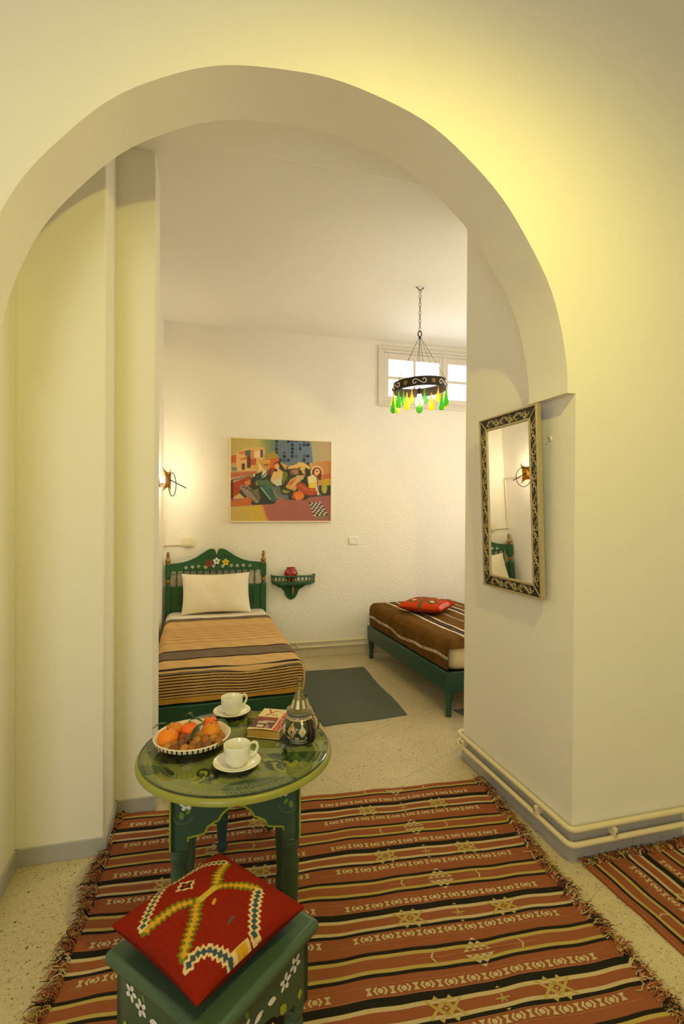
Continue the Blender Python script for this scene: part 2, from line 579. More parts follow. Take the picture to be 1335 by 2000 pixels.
# skirtings
def skirt(name, segs, h, t, mt, joints=0.33):
    m = MB()
    for (a, b_) in segs:
        a = Vector((*a, 0)); b_ = Vector((*b_, 0)); L = (b_ - a).length; d = (b_ - a) / L
        n = Vector((d.y, -d.x, 0))
        x = 0
        while x < L - 1e-4:
            e = min(x + joints, L)
            p, q = a + d * (x + 0.0006), a + d * (e - 0.0006)
            vs = [p, q, q + n * t, p + n * t]
            vs = [tuple(v) for v in vs] + [tuple(v + Vector((0, 0, h))) for v in vs]
            m.add(vs, [(0, 1, 2, 3), (7, 6, 5, 4), (0, 4, 5, 1), (1, 5, 6, 2), (2, 6, 7, 3), (3, 7, 4, 0)], mt)
            x = e
    return struct(m.build(name, bevel=0.0015, seg=1))
skirt('baseboard_left', [((-0.695, 1.73), (-0.695, 2.25)), ((-0.695, 2.25), (-0.376 + .010, 2.25)), ((-0.376, 2.25), (-0.376, 2.515)), ((-0.376, 2.515), (-0.21 + .01, 2.515)), ((-0.21, 2.515), (-0.21, 2.77))], 0.068, 0.010, SKIRT)
skirt('baseboard_right', [((1.426, 2.605), (1.426, 1.713)), ((1.416, 1.723), (1.975, 1.723))], 0.132, 0.010, SKIRT, 0.3)
skirt('baseboard_back', [((-0.322, 4.745), (3.2, 4.745))], 0.075, 0.010, BACKT, 0.26)
skirt('baseboard_left_bedroom', [((-0.322, 2.77), (-0.322, 4.745))], 0.075, 0.010, BACKT, 0.3)

# heating pipes, two runs round the right pier
def rounded(pts, r=0.03, n=5):
    out = [Vector(pts[0])]
    for i in range(1, len(pts) - 1):
        p = Vector(pts[i]); a = (Vector(pts[i - 1]) - p).normalized(); c_ = (Vector(pts[i + 1]) - p).normalized()
        A, B = p + a * r, p + c_ * r
        for k in range(n + 1):
            t = k / n
            out.append(A * (1 - t) ** 2 + p * 2 * t * (1 - t) + B * t * t)
    out.append(Vector(pts[-1]))
    return out
for z, nm, lb, off in ((0.140, 'heating_pipe', 'upper of the two cream pipes along the foot of the right pier', 0.024), (0.084, 'heating_pipe', 'lower of the two cream pipes along the foot of the right pier', 0.030)):
    m = MB()
    m.tube(rounded([(1.55, 2.605 + off, z), (1.426 - off, 2.605 + off, z), (1.426 - off, 1.723 - off, z), (3.15, 1.723 - off, z)]), 0.0115, PIPEM, 12)
    o = m.build(nm); tag(o, lb, 'pipe', 'pipes round the pier')
for z, lb, off in ((0.145, 'upper thin pipe running low along the back wall between the beds', 0.018), (0.100, 'lower thin pipe running low along the back wall between the beds', 0.022)):
    m = MB()
    m.tube([(-0.31, 4.745 - off, z), (3.15, 4.745 - off, z)], 0.010, PIPEM, 10)
    tag(m.build('heating_pipe'), lb, 'pipe', 'pipes along the back wall')
for (x, y, nx, ny, lb) in ((1.426, 1.90, -1, 0, 'pipe clip on the inner face of the right pier nearest the corner'), (1.426, 2.545, -1, 0, 'pipe clip on the far end of the right pier'), (1.60, 1.723, 0, -1, 'pipe clip on the front face of the right pier'), (0.86, 4.745, 0, -1, 'pipe clip holding the thin pipes on the back wall')):
    m = MB()
    p = Vector((x, y, 0)); n = Vector((nx, ny, 0)); t = Vector((-ny, nx, 0))
    a = p + n * 0.001 - t * 0.008; c_ = p + n * (0.045 if y < 3 else 0.033) + t * 0.008
    m.box((min(a.x, c_.x), min(a.y, c_.y), 0.094), (max(a.x, c_.x), max(a.y, c_.y), 0.130), PIPEM)
    s0 = m.build('pipe_clip', bevel=0.004)
    m = MB(); q = p + n * (0.047 if y < 3 else 0.035); m.sphere((q.x, q.y, 0.112), 0.004, SCREW, 8, 6); m.build('screw', s0)
    tag(s0, lb, 'clip')

# ------------------------------------------------------------------ rugs
def rug(name, label, loc, rotz, V0, V1, colset, first='A', aoff=-0.045, ulen=1.72, fringes=(0, 1), seed=3, skipdist=None, plain_edge=0.0):
    R_ = random.Random(seed)
    brown, black, white, yellow, pink = colset
    root = thing(name, label, 'rug', loc, rotz)
    m = MB()
    U0, U1 = 0.03, ulen - 0.01
    def P(u, v, dz=0.0):
        w = 0.004 * math.sin(u * 3.1 + v * 4) + 0.0025 * math.sin(u * 15 + v * 9) + 0.0012 * math.sin(u * 41 + v * 5)
        edge = 0.010 * math.sin(v * 6 + 1) + 0.005 * math.sin(v * 21)
        uu = u
        if u > U1 - 0.2: uu += edge * (u - U1 + 0.2) / 0.2
        if u < U0 + 0.2: uu -= edge * (U0 + 0.2 - u) / 0.2
        z = 0.007 + 0.0022 * math.sin(u * 9 + v * 3) * math.sin(v * 11 + 1) + 0.0012 * math.sin(u * 23 + v * 13)
        return (uu, -(v + w), z + dz)
    per = 0.315
    bands = []      # (v0, v1, mat)
    motifs = []
    k = -1
    while True:
        cA = aoff + per * k; cB = cA + 0.160
        bands += [(cA - .044, cA - .031, black), (cA - .031, cA - .019, yellow), (cA - .019, cA + .018, brown), (cA + .018, cA + .030, yellow), (cA + .030, cA + .042, black),
                  (cA + .042, cB - .056, brown),
                  (cB - .056, cB - .030, black), (cB - .030, cB - .017, white), (cB - .017, cB + .016, brown), (cB + .016, cB + .028, white), (cB + .028, cB + .042, black),
                  (cB + .042, cA + per - .044, brown)]
        motifs += [('A', cA), ('c', cB - .076), ('B', cB), ('c', cB + .061)]
        if cA > V1: break
        k += 1
    nu = 70
    for (a, c_, mt) in bands:
        a, c_ = max(a, V0), min(c_, V1)
        if c_ - a < 1e-4: continue
        ns = 2 if c_ - a > 0.03 else 1
        m.grid(lambda u, v, a=a, c_=c_: P(U0 + u * (U1 - U0), a + v * (c_ - a)), nu, ns, mt)
    # thickness skirt
    for e, (uu0, vv0, uu1, vv1) in enumerate(((U0, V0, U1, V0), (U0, V1, U1, V1), (U0, V0, U0, V1), (U1, V0, U1, V1))):
        m.grid(lambda s_, t, q=(uu0, vv0, uu1, vv1): (lambda p: (p[0], p[1], p[2] * t))(P(q[0] + s_ * (q[2] - q[0]), q[1] + s_ * (q[3] - q[1]))), 70, 1, brown)
    dz = 0.0008
    def poly(pts, mt):
        if all(V0 + .002 < p[1] < V1 - .002 and U0 < p[0] < U1 for p in pts):
            m.poly([P(u, v, dz) for u, v in pts], mt)
    def seg(a, c_, w, mt):
        dx, dy = c_[0] - a[0], c_[1] - a[1]; L = math.hypot(dx, dy); nx, ny = -dy / L * w / 2, dx / L * w / 2
        poly([(a[0] + nx, a[1] + ny), (c_[0] + nx, c_[1] + ny), (c_[0] - nx, c_[1] - ny), (a[0] - nx, a[1] - ny)], mt)
    for kind, v in motifs:
        if v < V0 - .03 or v > V1 + .03: continue
        if kind == 'c':
            for half in (0.075, 0.905):
                u = half
                for i in range(11):
                    h = .0115
                    poly([(u - .002, v - h), (u + .018, v - h), (u + .010, v), (u + .006, v)], white); poly([(u + .006, v), (u + .010, v), (u + .018, v + h), (u - .002, v + h)], white)
                    if i == 10: break
                    x = u + .030
                    poly([(x - .001, v - h), (x + .006, v - h), (x - .001, v), (x + .006, v + h), (x - .001, v + h), (x - .009, v)], white)
                    x = u + .043
                    poly([(x - .009, v), (x - .005, v - .0075), (x + .005, v - .0075), (x + .009, v), (x + .005, v + .0075), (x - .005, v + .0075)], white)
                    x = u + .056
                    poly([(x + .001, v - h), (x - .006, v - h), (x + .001, v), (x - .006, v + h), (x + .001, v + h), (x + .009, v)], white)
                    u += .071
            for dv in (-.0185, .0185):
                for i in range(24):
                    seg((0.05 + i * .0675, v + dv), (0.05 + (i + 1) * .0675, v + dv), 0.0016, pink)
        elif kind == 'B':
            for us in (0.275, 0.617, 1.115, 1.457):
                s_ = .053
                for sg in (-1, 1):
                    seg((us - s_, v - .028 * sg), (us - .002, v + .022 * sg), .008, yellow)
                    seg((us + s_, v - .028 * sg), (us + .002, v + .022 * sg), .008, yellow)
                    for du in (-.021, .021):
                        poly([(us + du - .011, v + .026 * sg), (us + du + .011, v + .026 * sg), (us + du, v + .040 * sg)], yellow)
                for rr in (.017,):
                    q = [(us - rr, v), (us, v - rr * .8), (us + rr, v), (us, v + rr * .8)]
                    for i in range(4): seg(q[i], q[(i + 1) % 4], .004, yellow)
                poly([(us - .006, v), (us, v - .005), (us + .006, v), (us, v + .005)], yellow)
            for us in (0.446, 1.287):
                seg((us - .022, v), (us + .022, v), .004, yellow)
                seg((us - .008, v + .012), (us, v - .004), .004, yellow); seg((us + .008, v + .012), (us, v - .004), .004, yellow)
                seg((us, v - .014), (us, v + .004), .005, yellow)
                for sg in (-1, 1): poly([(us - .007, v + .033 * sg), (us + .007, v + .033 * sg), (us, v + .040 * sg * 1.0)], yellow)
        else:
            for us in (0.446, 1.287):
                t = .012
                for row, n in ((-3, 1), (-2, 2), (-1, 3), (-.25, 4), (.55, 4), (1, 3), (2, 2), (3, 1)):
                    sg = -1 if row < 0 else 1
                    vv = v + row * .0145
                    for i in range(n):
                        x = us + (i - (n - 1) / 2) * .024
                        poly([(x - t, vv), (x + t, vv), (x, vv + sg * .011)], white)
                for du in (-.155, .155):
                    sg = -1 if du < 0 else 1
                    seg((us + du, v), (us + du - .010 * sg, v - .017), .005, white); seg((us + du, v), (us + du - .010 * sg, v + .017), .005, white)
                    seg((us + du - .05 * 1, v), (us + du + .05, v), .0022, pink)
                seg((us - .13, v), (us + .13, v), .0022, pink)
    m.build('woven_field', root, smooth=False, fixn=False)
    # knotted fringe
    f = MB()
    def band_mat(v):
        for (a, c_, mt) in bands:
            if a <= v < c_: return mt
        return brown
    for end in fringes:
        v = V0 + .003
        while v < V1 - .002:
            if skipdist is None or skipdist(v):
                base = P(U1 if end else U0, v)
                sgn = 1 if end else -1
                bm_ = band_mat(v)
                for k in range(3):
                    L = R_.uniform(.035, .075)
                    mt = bm_ if R_.random() < .6 else R_.choice([brown, black, white, pink, yellow])
                    pts = []
                    ang = R_.gauss(0, .55)
                    x, y, z = base[0], base[1], .007
                    for q in range(5):
                        pts.append((x, y, max(.0025, z)))
                        x += sgn * L / 4 * math.cos(ang); y += L / 4 * math.sin(ang)
                        z = .006 + R_.uniform(.0, .016) * (1 if q < 3 else .3)
                        ang += R_.gauss(0, .45)
                    f.tube(pts, [.0021, .0020, .0018, .0015, .0008], mt, 3)
            v += R_.uniform(.0035, .0065)
    f.build('fringe', root, fixn=False)
    return root

RB = mat('rug_rust_wool', (152, 90, 58), 0.95, var=0.10, vscale=120, bump=0.3, bscale=500, spec=0.1)
RK = mat('rug_black_wool', (40, 38, 30), 0.95, var=0.2, vscale=120, bump=0.3, bscale=500, spec=0.1)
RW = mat('rug_pale_wool', (202, 182, 140), 0.95, var=0.1, vscale=150, bump=0.3, bscale=500, spec=0.1)
RY = mat('rug_yellow_wool', (186, 164, 92), 0.95, var=0.1, vscale=150, bump=0.3, bscale=500, spec=0.1)
RP = mat('rug_pink_wool', (186, 124, 88), 0.95, spec=0.1)
rug('striped_kilim_rug', 'large rust and black striped woven rug under the round table', (-0.36, 2.45, 0.0005), math.radians(-4.8), -0.055, 2.0, (RB, RK, RW, RY, RP), aoff=-0.045)
rug('striped_kilim_rug', 'second rust striped woven rug at the right edge, its fringe against the pier', (1.455, 1.70, 0.0005), math.radians(-90 + 1.5), -1.3, 0.0, (RB, RK, RW, RY, RP), aoff=-0.0725 - 4 * 0.315 + 1.26 - 0.0, fringes=(0,), seed=9)

RG = mat('grey_blue_woven_mat', (100, 106, 96), 0.95, var=0.08, vscale=30, bump=0.35, bscale=300, spec=0.1)
def flat_mat(label, corners, name='bedside_rug', group=None):
    cx = sum(c_[0] for c_ in corners) / 4; cy = sum(c_[1] for c_ in corners) / 4
    L = [(c_[0] - cx, c_[1] - cy) for c_ in corners]
    m = MB()
    def P(u, v, z=None):
        a = [(L[0][i] * (1 - u) + L[1][i] * u) * (1 - v) + (L[3][i] * (1 - u) + L[2][i] * u) * v for i in (0, 1)]
        a[0] += .006 * math.sin(v * 9 + 1) * (u - .5) * 2
        a[1] += .005 * math.sin(u * 8)
        zz = .006 + .0015 * math.sin(v * 40) * math.sin(u * 6 + 1) if z is None else z
        return (a[0], a[1], zz)
    m.grid(P, 30, 50, RG)
    for q in (lambda s_: (s_, 0), lambda s_: (s_, 1), lambda s_: (0, s_), lambda s_: (1, s_)):
        m.grid(lambda s_, t, q=q: (lambda p: (p[0], p[1], p[2] * t))(P(*q(s_))), 30, 1, RG)
    o = m.build(name, loc=(cx, cy, 0.0003), fixn=False)
    return tag(o, label, 'rug')
flat_mat('plain grey green woven mat on the floor beside the tan striped bed', [(0.76, 4.32), (1.377, 4.31), (1.352, 3.233), (0.755, 3.20)])
flat_mat('corner of a second grey mat beyond the pier, by the brown bed', [(1.70, 3.23), (2.35, 3.29), (2.30, 2.75), (1.80, 2.70)])

# ------------------------------------------------------------------ painted furniture helpers
def flower(m, c, u, v, n, r, petal, heart, petals=5, rot=0.0, pw=.34):
    c, u, v, n = Vector(c), Vector(u), Vector(v), Vector(n)
    for k in range(petals):
        a = rot + 2 * PI * k / petals
        d = u * math.cos(a) + v * math.sin(a); e = u * -math.sin(a) + v * math.cos(a)
        pc = c + d * r * .58
        m.poly([tuple(pc + d * (r * .42 * math.cos(t)) + e * (r * pw * math.sin(t)) + n * .0011) for t in [2 * PI * i / 8 for i in range(8)]], petal)
    m.poly([tuple(c + (u * math.cos(t) + v * math.sin(t)) * r * .2 + n * .0017) for t in [2 * PI * i / 8 for i in range(8)]], heart)

def leaf(m, c, u, v, n, l, w, ang, mt):
    c, u, v, n = Vector(c), Vector(u), Vector(v), Vector(n)
    d = u * math.cos(ang) + v * math.sin(ang); e = u * -math.sin(ang) + v * math.cos(ang)
    pts = []
    for t in (0, .25, .5, .75, 1): pts.append(c + d * l * t + e * w * math.sin(PI * t) ** .8 + n * .001)
    for t in (.75, .5, .25): pts.append(c + d * l * t - e * w * math.sin(PI * t) ** .8 + n * .001)
    m.poly([tuple(p) for p in pts], mt)

def stroke(m, pts, u, v, n, o, w, mt):
    """painted line following 2d points"""
    u, v, n, o = Vector(u), Vector(v), Vector(n), Vector(o)
    k = len(pts); L = []; Rr = []
    for i in range(k):
        a = Vector(pts[max(i - 1, 0)]); c_ = Vector(pts[min(i + 1, k - 1)])
        t = (c_ - a).normalized(); nn = Vector((-t.y, t.x)) * w / 2
        p = Vector(pts[i])
        L.append(p + nn); Rr.append(p - nn)
    P = lambda q: tuple(o + u * q.x + v * q.y + n * .0009)
    for i in range(k - 1):
        m.poly([P(L[i]), P(L[i + 1]), P(Rr[i + 1]), P(Rr[i])], mt)

# scalloped moorish arch between two legs: half outline from the leg inward, t 0..1 across, height 0..1
ARCH = [(0, 0), (0.0, .12), (.10, .16), (.17, .20), (.20, .40), (.27, .52), (.31, .56), (.35, .76), (.42, .93), (.5, 1.0)]
def arch_pts(x0, x1, zb, zt):
    w = x1 - x0; h = zt - zb
    L = [(x0 + t * w, zb + a * h) for t, a in ARCH]
    return L + [(x1 - t * w, zb + a * h) for t, a in ARCH[-2::-1]]

def leg_profile(h, r):
    return [(r * .62, 0), (r * .8, h * .03), (r * .85, h * .10), (r * .6, h * .16), (r * .66, h * .20), (r * .80, h * .38), (r * .92, h * .60), (r * .98, h * .80), (r * .72, h * .86), (r * 1.0, h * .90), (r * 1.0, h * .95), (r * .85, h)]

def moorish_body(root, half, legw, ztop, zs, zarch_b, zarch_t, G, edge_lime=True, flowers=None, thick=.016, panel_mat=None):
    """square stand: four turned legs with square heads, four arched aprons"""
    h = half
    for sx in (-1, 1):
        for sy in (-1, 1):
            m = MB()
            x, y = sx * (h - legw / 2), sy * (h - legw / 2)
            q = legw / 2 * .96
            m.box((x - q, y - q, zs), (x + q, y + q, ztop), G)
            m.lathe(leg_profile(zs, q * 1.02), (x, y, 0), G, 20)
            m.lathe([(q * 1.0, 0), (q * 1.08, .006), (q * 1.0, .012)], (x, y, zs - .016), G, 20)
            m.build('leg', root, angle=40, bevel=.002)
    for k in range(4):
        a = k * PI / 2
        n = Vector((math.sin(a), -math.cos(a), 0)); u = Vector((math.cos(a), math.sin(a), 0)); w = Vector((0, 0, 1))
        m = MB()
        ap = arch_pts(-h + legw * .98, h - legw * .98, zarch_b, zarch_t)
        poly = [(-h, zs)] + [(-h + legw * .98, zs)] + ap + [(h - legw * .98, zs), (h, zs), (h, ztop), (-h, ztop)]
        fn = lambda p, z, t: tuple(n * (h - t) + u * p + w * z)
        m.prism(poly, fn, thick if False else thick, G)
        if edge_lime:
            stroke(m, ap, u, w, n, n * h, .006, LIME)
            stroke(m, [(-h + .002, zs), (-h + .002, ztop)], u, w, n, n * h, .005, LIME)
            stroke(m, [(h - .002, zs), (h - .002, ztop)], u, w, n, n * h, .005, LIME)
        if flowers: flowers(m, u, w, n, n * h, k)
        m.build('apron', root, smooth=False, fixn=False)

# ------------------------------------------------------------------ round table
TC = (0.113, 1.712)
TR = 0.307
table = thing('round_side_table', 'low green painted round table with glass top and arched skirt', 'table', (TC[0], TC[1], 0.0112), math.radians(-3.6))
def tflow(m, u, w, n, o, k):
    for sx in (-1, 1):
        c = o + u * (sx * .138 - .004) + w * (.541 + (.006 if sx > 0 else -.004))
        flower(m, c, u, w, n, .019, WHITEP, DARKP, 5, .4)
        leaf(m, o + u * (sx * .140 + .010) + w * .524, u, w, n, .020, .006, -2.2, LEAFP)
        leaf(m, o + u * (sx * .152 + (.006 if sx > 0 else -.004)) + w * .518, u, w, n, .024, .008, -1.45, LEAFP)
        pts = [(sx * .150 + .026 * math.cos(t), .504 + .022 * math.sin(t)) for t in [PI * (1.0 + i / 10) for i in range(11)]]
        stroke(m, pts, u, w, n, o, .0016, LEAFP)
    for sx in (-.06, .0, .065):
        leaf(m, o + u * sx + w * .562, u, w, n, .02, .006, -1.4, LEAFP if sx else WHITEP)
moorish_body(table, .188, .052, .581, .405, .430, .521, GREEND, True, tflow)

# tabletop: thick olive rim and painted disc
m = MB()
m.lathe([(TR - .030, .580), (TR - .006, .581), (TR + .003, .586), (TR + .003, .597), (TR - .003, .604), (TR - .012, .605)], (0, 0, 0), LIMED, 96)
top = m.build('tabletop', table, angle=50)

def table_paint():
    nr, na = 110, 360
    r = np.linspace(0.0005, TR - .010, nr)[:, None] * np.ones((1, na + 1))
    a = np.linspace(0, 2 * PI, na + 1)[None, :] * np.ones((nr, 1))
    X = r * np.cos(a); Y = r * np.sin(a)
    rg = np.random.default_rng(5)
    col = np.zeros((nr, na + 1, 3)); col[:] = (156, 162, 104)
    def noise(f, s):
        g = np.random.default_rng(s); out = 0
        for i in range(8):
            k = g.normal(0, f, 2); out = out + np.sin(X * k[0] + Y * k[1] + g.uniform(0, 6))
        return out / 4
    nz = noise(40, 2)[..., None]
    col += nz * np.array([14, 14, 6])
    col[noise(16, 9) > .35] = (72, 104, 78)
    col[noise(34, 12) > .75] = (44, 70, 44)
    R0 = TR - .012
    # border of curled pale dashes
    for ring, rad in ((0, .93), (1, .84)):
        n = 70
        ph = (a * n / (2 * PI) + r * 160 * (1 if ring == 0 else -1)) % 1.0
        sel = (np.abs(r / R0 - rad) < .035) & (ph < .32)
        col[sel] = (206, 204, 150) if ring == 0 else (170, 172, 118)
    # leafy bouquets, brushed in curling strokes
    for i in range(5):
        t = 2 * PI * i / 5 + .5
        cx, cy = .19 * math.cos(t), .19 * math.sin(t)
        for j in range(16):
            ang = rg.uniform(0, 2 * PI); L = rg.uniform(.03, .07)
            p0 = np.array([cx, cy]) + rg.normal(0, .026, 2)
            pts = [p0 + L * s_ * np.array([math.cos(ang + s_ * 1.3), math.sin(ang + s_ * 1.3)]) for s_ in (0, .33, .66, 1)]
            d = dline(X, Y, pts)
            c_ = [(168, 178, 36), (196, 196, 56), (110, 136, 46), (60, 92, 40), (24, 48, 28)][rg.integers(0, 5)]
            col[d < rg.uniform(.003, .0058)] = c_
        t2 = t + .62
        for j in range(5):
            fx, fy = .17 * math.cos(t2) + rg.normal(0, .03), .17 * math.sin(t2) + rg.normal(0, .03)
            for q in range(5):
                th = 2 * PI * q / 5 + j
                col[np.hypot(X - fx - .010 * math.cos(th), Y - fy - .010 * math.sin(th)) < .0062] = [(128, 130, 150), (190, 190, 196), (104, 112, 150)][j % 3]
            col[np.hypot(X - fx, Y - fy) < .004] = (190, 170, 60)
    for j in range(9):
        ang = rg.uniform(0, 2 * PI); fx, fy = rg.normal(0, .05, 2)
        for q in range(5):
            th = 2 * PI * q / 5 + j
            col[np.hypot(X - fx - .011 * math.cos(th), Y - fy - .011 * math.sin(th)) < .007] = [(170, 90, 60), (188, 160, 70), (130, 132, 150)][j % 3]
    return np.stack([X, Y, np.full_like(X, .6052)], -1), col
P_, c_ = table_paint()
dyed('painted_panel', P_, c_, vc_mat('painted_flower_panel', .45), top)
GL = clear_glass('table_glass', (.95, .98, .95), .015, 1.62)
GLE = mat('glass_edge', (40, 66, 54), .1, coat=.5)
m = MB()
m.lathe([(1e-5, .0105 + .6), (TR - .008, .0105 + .6)], (0, 0, 0), GL, 96)
m.lathe([(TR - .008, .6060), (TR - .0055, .6066), (TR - .0055, .6100), (TR - .008, .6105)], (0, 0, 0), GLE, 96, closed=False)
m.f = [f for f in m.f if len(f) < 50]; m.m = m.m[:len(m.f)]
m.build('glass_top', table, angle=30)
TZ = 0.0112 + .6108     # height of the glass in the room

# blue stool partly hidden behind the table
st2 = thing('low_stool', 'teal painted low stool standing behind the round table', 'stool', (0.139, 2.278, 0.0132), math.radians(25))
def moor_stool_top(root, half, z, G, th=.030):
    m = MB(); m.box((-half, -half, z - th), (half, half, z), G)
    return m.build('seat', root, bevel=.013, seg=3)
moorish_body(st2, .140, .052, .365, .215, .24, .32, TEAL, False, None)
moor_stool_top(st2, .162, .395, TEAL)

# ------------------------------------------------------------------ stool in front
stool = thing('painted_stool', 'dark green square stool painted with white flowers, in front of the table', 'stool', (0.035, 1.203, 0.0112), math.radians(41.2))
def sflow(m, u, w, n, o, k):
    for i, (x, z) in enumerate(((-.098, .345), (-.063, .330), (.066, .330), (.101, .345))):
        flower(m, o + u * x + w * z, u, w, n, .020, WHITEP, DARKP, 5, i * .7, .27)
        leaf(m, o + u * (x + .012) + w * (z + .014), u, w, n, .022, .005, 1.0 + i, LEAFP)
    for x, s_ in ((-.035, 1), (.035, -1)):
        leaf(m, o + u * x + w * .318, u, w, n, .030, .008, .3 if s_ > 0 else 2.8, WHITEP)
    for sx in (-1, 1):
        leaf(m, o + u * (sx * .070) + w * .262, u, w, n, .034, .010, 1.57 + sx * .7, LIME)
        leaf(m, o + u * (sx * .118) + w * .250, u, w, n, .024, .008, 1.57, LIME)
moorish_body(stool, .150, .048, .385, .225, .245, .292, GREEN, False, sflow)
m = MB(); m.box((-.172, -.172, .382), (.172, .172, .413), GREEN)
m.build('seat', stool, bevel=.015, seg=4)

# ------------------------------------------------------------------ cushions
def kilim_cushion(name, label, loc, rotz, size, h, fn, n=150, seam=None, tilt=None, axes=None):
    """fn(P, Q) -> colour array for the top; P, Q grids in 0..1"""
    t = np.linspace(0, 1, n)
    Pq, Qq = np.meshgrid(t, t)
    col = fn(Pq, Qq)
    a = Pq * 2 - 1; b_ = Qq * 2 - 1
    k = (np.clip(1 - np.abs(a) ** 2.6, 0, 1) * np.clip(1 - np.abs(b_) ** 2.6, 0, 1)) ** .52
    pinch = 1 - .065 * (1 - a ** 2) * b_ ** 2; pinch2 = 1 - .065 * (1 - b_ ** 2) * a ** 2
    x = a * pinch2 * size / 2; y = -b_ * pinch * size / 2
    rip = .0016 * np.sin(Pq * 19 + Qq * 7) * k + .0012 * np.sin(Qq * 31 - Pq * 5) * k
    top = np.stack([x, y, h * .5 + h * .5 * k + rip], -1)
    bot = np.stack([x, y, h * .5 - h * .5 * k ** .8], -1)[::-1]
    root = thing(name, label, 'cushion', loc, rotz)
    vm = vc_mat('kilim_wool', .95, .25, 420, .1)
    dyed('kilim_face', top, col, vm, root)
    bc = np.zeros_like(col); bc[:] = col[2, 2] * .8
    dyed('cushion_back', bot, bc, vm, root)
    return root

def front_pattern(P, Q):
    # step the weave so diagonals break into small teeth
    n = 46
    Pw = np.floor(P * n) / n + .5 / n
    tooth = (np.abs(((Pw * n) % 2) - .5) < .6)
    zig = np.where((np.floor(P * 42) % 2) == 0, .011, -.011)
    Qz = Q + 0
    col = np.zeros(P.shape + (3,)); col[:] = (138, 34, 16)
    shade = .97 + .03 * np.sin(P * 130 + np.sin(Q * 9) * 2) * np.sin(Q * 17 + 3 * np.sin(P * 11))
    cream = (224, 196, 142); blue = (62, 84, 96); green = (112, 120, 34); yel = (214, 158, 38); blk = (44, 26, 20)
    def band(pts, w_out, w_in, co, ci, zz=.012):
        d = np.full(P.shape, 9.0); along = np.zeros(P.shape); acc = 0
        for i in range(len(pts) - 1):
            (ax, ay), (bx, by) = pts[i], pts[i + 1]
            L = math.hypot(bx - ax, by - ay); ux, uy = (bx - ax) / L, (by - ay) / L
            t = np.clip((P - ax) * ux + (Q - ay) * uy, 0, L)
            dd = np.hypot(P - ax - t * ux, Q - ay - t * uy)
            w = dd < d
            d = np.where(w, dd, d); along = np.where(w, acc + t, along); acc += L
        saw = np.abs(((along * 25) % 1) - .5) * 2          # woven teeth
        dz = d + (saw - .5) * zz * 2.0
        col[dz < w_out] = co
        col[dz < w_in] = ci
    lo = [(.05, .32), (.18, .36), (.31, .40), (.38, .44), (.42, .47)]; lo2 = [(.08, .73), (.20, .65), (.30, .58), (.36, .51), (.42, .47)]
    up = [(.86, .27), (.76, .32), (.67, .38), (.61, .44), (.58, .47)]; up2 = [(.80, .71), (.74, .62), (.67, .54), (.61, .49), (.58, .47)]
    for l in (lo, lo2, up, up2): band(l, .040, .018, green, yel)
    sel = (dseg(P, Q, (.40, .47), (.60, .47)) < .030) & (P > .41) & (P < .59); col[sel] = (206, 176, 62)
    for s_ in ([(.05, .29), (.16, .22), (.27, .14), (.38, .07)], [(.42, .09), (.56, .10), (.70, .14), (.85, .24)]):
        band(s_, .033, .013, cream, (70, 90, 76))
    for s_ in ([(.06, .80), (.14, .79), (.22, .84), (.30, .98)], [(.52, .98), (.60, .88), (.68, .80), (.78, .73)]):
        band(s_, .040, .017, cream, blue)
    sel = (np.abs(P - .405) < .075) & (Q > .955); col[sel] = cream
    sel = (np.abs(P - .405) < .045) & (Q > .962); col[sel] = yel
    d = np.abs(P - .46) / 1.1 + np.abs(Q - .25)
    zz = (np.floor(P * 44) % 2) * .012
    col[d + zz < .085] = cream; col[d + zz < .058] = blk; col[d < .022] = (170, 50, 40)
    col[(np.abs(P - .475) < .020) & (np.abs(Q - .575 + (P - .475) * .5) < .011)] = yel
    col[(np.abs(P - .455) < .035) & (np.abs(Q - .79 + (P - .455) * .2) < .011)] = (92, 82, 76)
    return col * shade[..., None]
kilim_cushion('kilim_cushion', 'red kilim cushion with cream, green and yellow zigzags on the front stool', (0.022, 1.197, 0.4255), math.radians(37.5), .304, .096, front_pattern, 190)

def back_pattern(P, Q):
    col = np.zeros(P.shape + (3,)); col[:] = (196, 66, 24)
    gr = (86, 92, 54); cr = (222, 214, 176); bl = (60, 96, 96)
    t = (np.floor(P * 30) % 2) * .02
    col[Q > .90] = (186, 30, 22)
    for (cx, cy) in ((.28, .30), (.72, .30), (.72, .72), (.28, .72)):
        d = np.abs(P - cx) + np.abs(Q - cy) + t
        col[d < .19] = gr; col[d < .11] = (198, 68, 26); col[d < .07] = cr
    col[(np.abs(Q - .52) < .035) | (np.abs(P - .5) < .025)] = gr
    col[(Q > .93) & (P > .1) & (P < .7) & ((np.floor(P * 36) % 3) == 0)] = (230, 190, 170)
    return col

# ------------------------------------------------------------------ beds
def bed_foot_leg(h, r):
    return [(r * .58, 0), (r * .72, h * .03), (r * .74, h * .14), (r * .50, h * .19), (r * .52, h * .21), (r * .82, h * .235), (r * .82, h * .26), (r * .60, h * .29), (r * .66, h * .40), (r * .92, h * .74), (r * 1.0, h * .86), (r * .76, h * .90), (r * 1.0, h * .93), (r * 1.0, h)]

bed = thing('single_bed', 'green painted single bed with flower-painted arched headboard on the left', 'bed', (0.130, 4.68, 0), math.radians(1.1))
bx = lambda x: x - 0.130
def bedrail(root, a, b_, mt=GREENB, nm='rail'):
    m = MB(); m.box(a, b_, mt); return m.build(nm, root, bevel=.006)
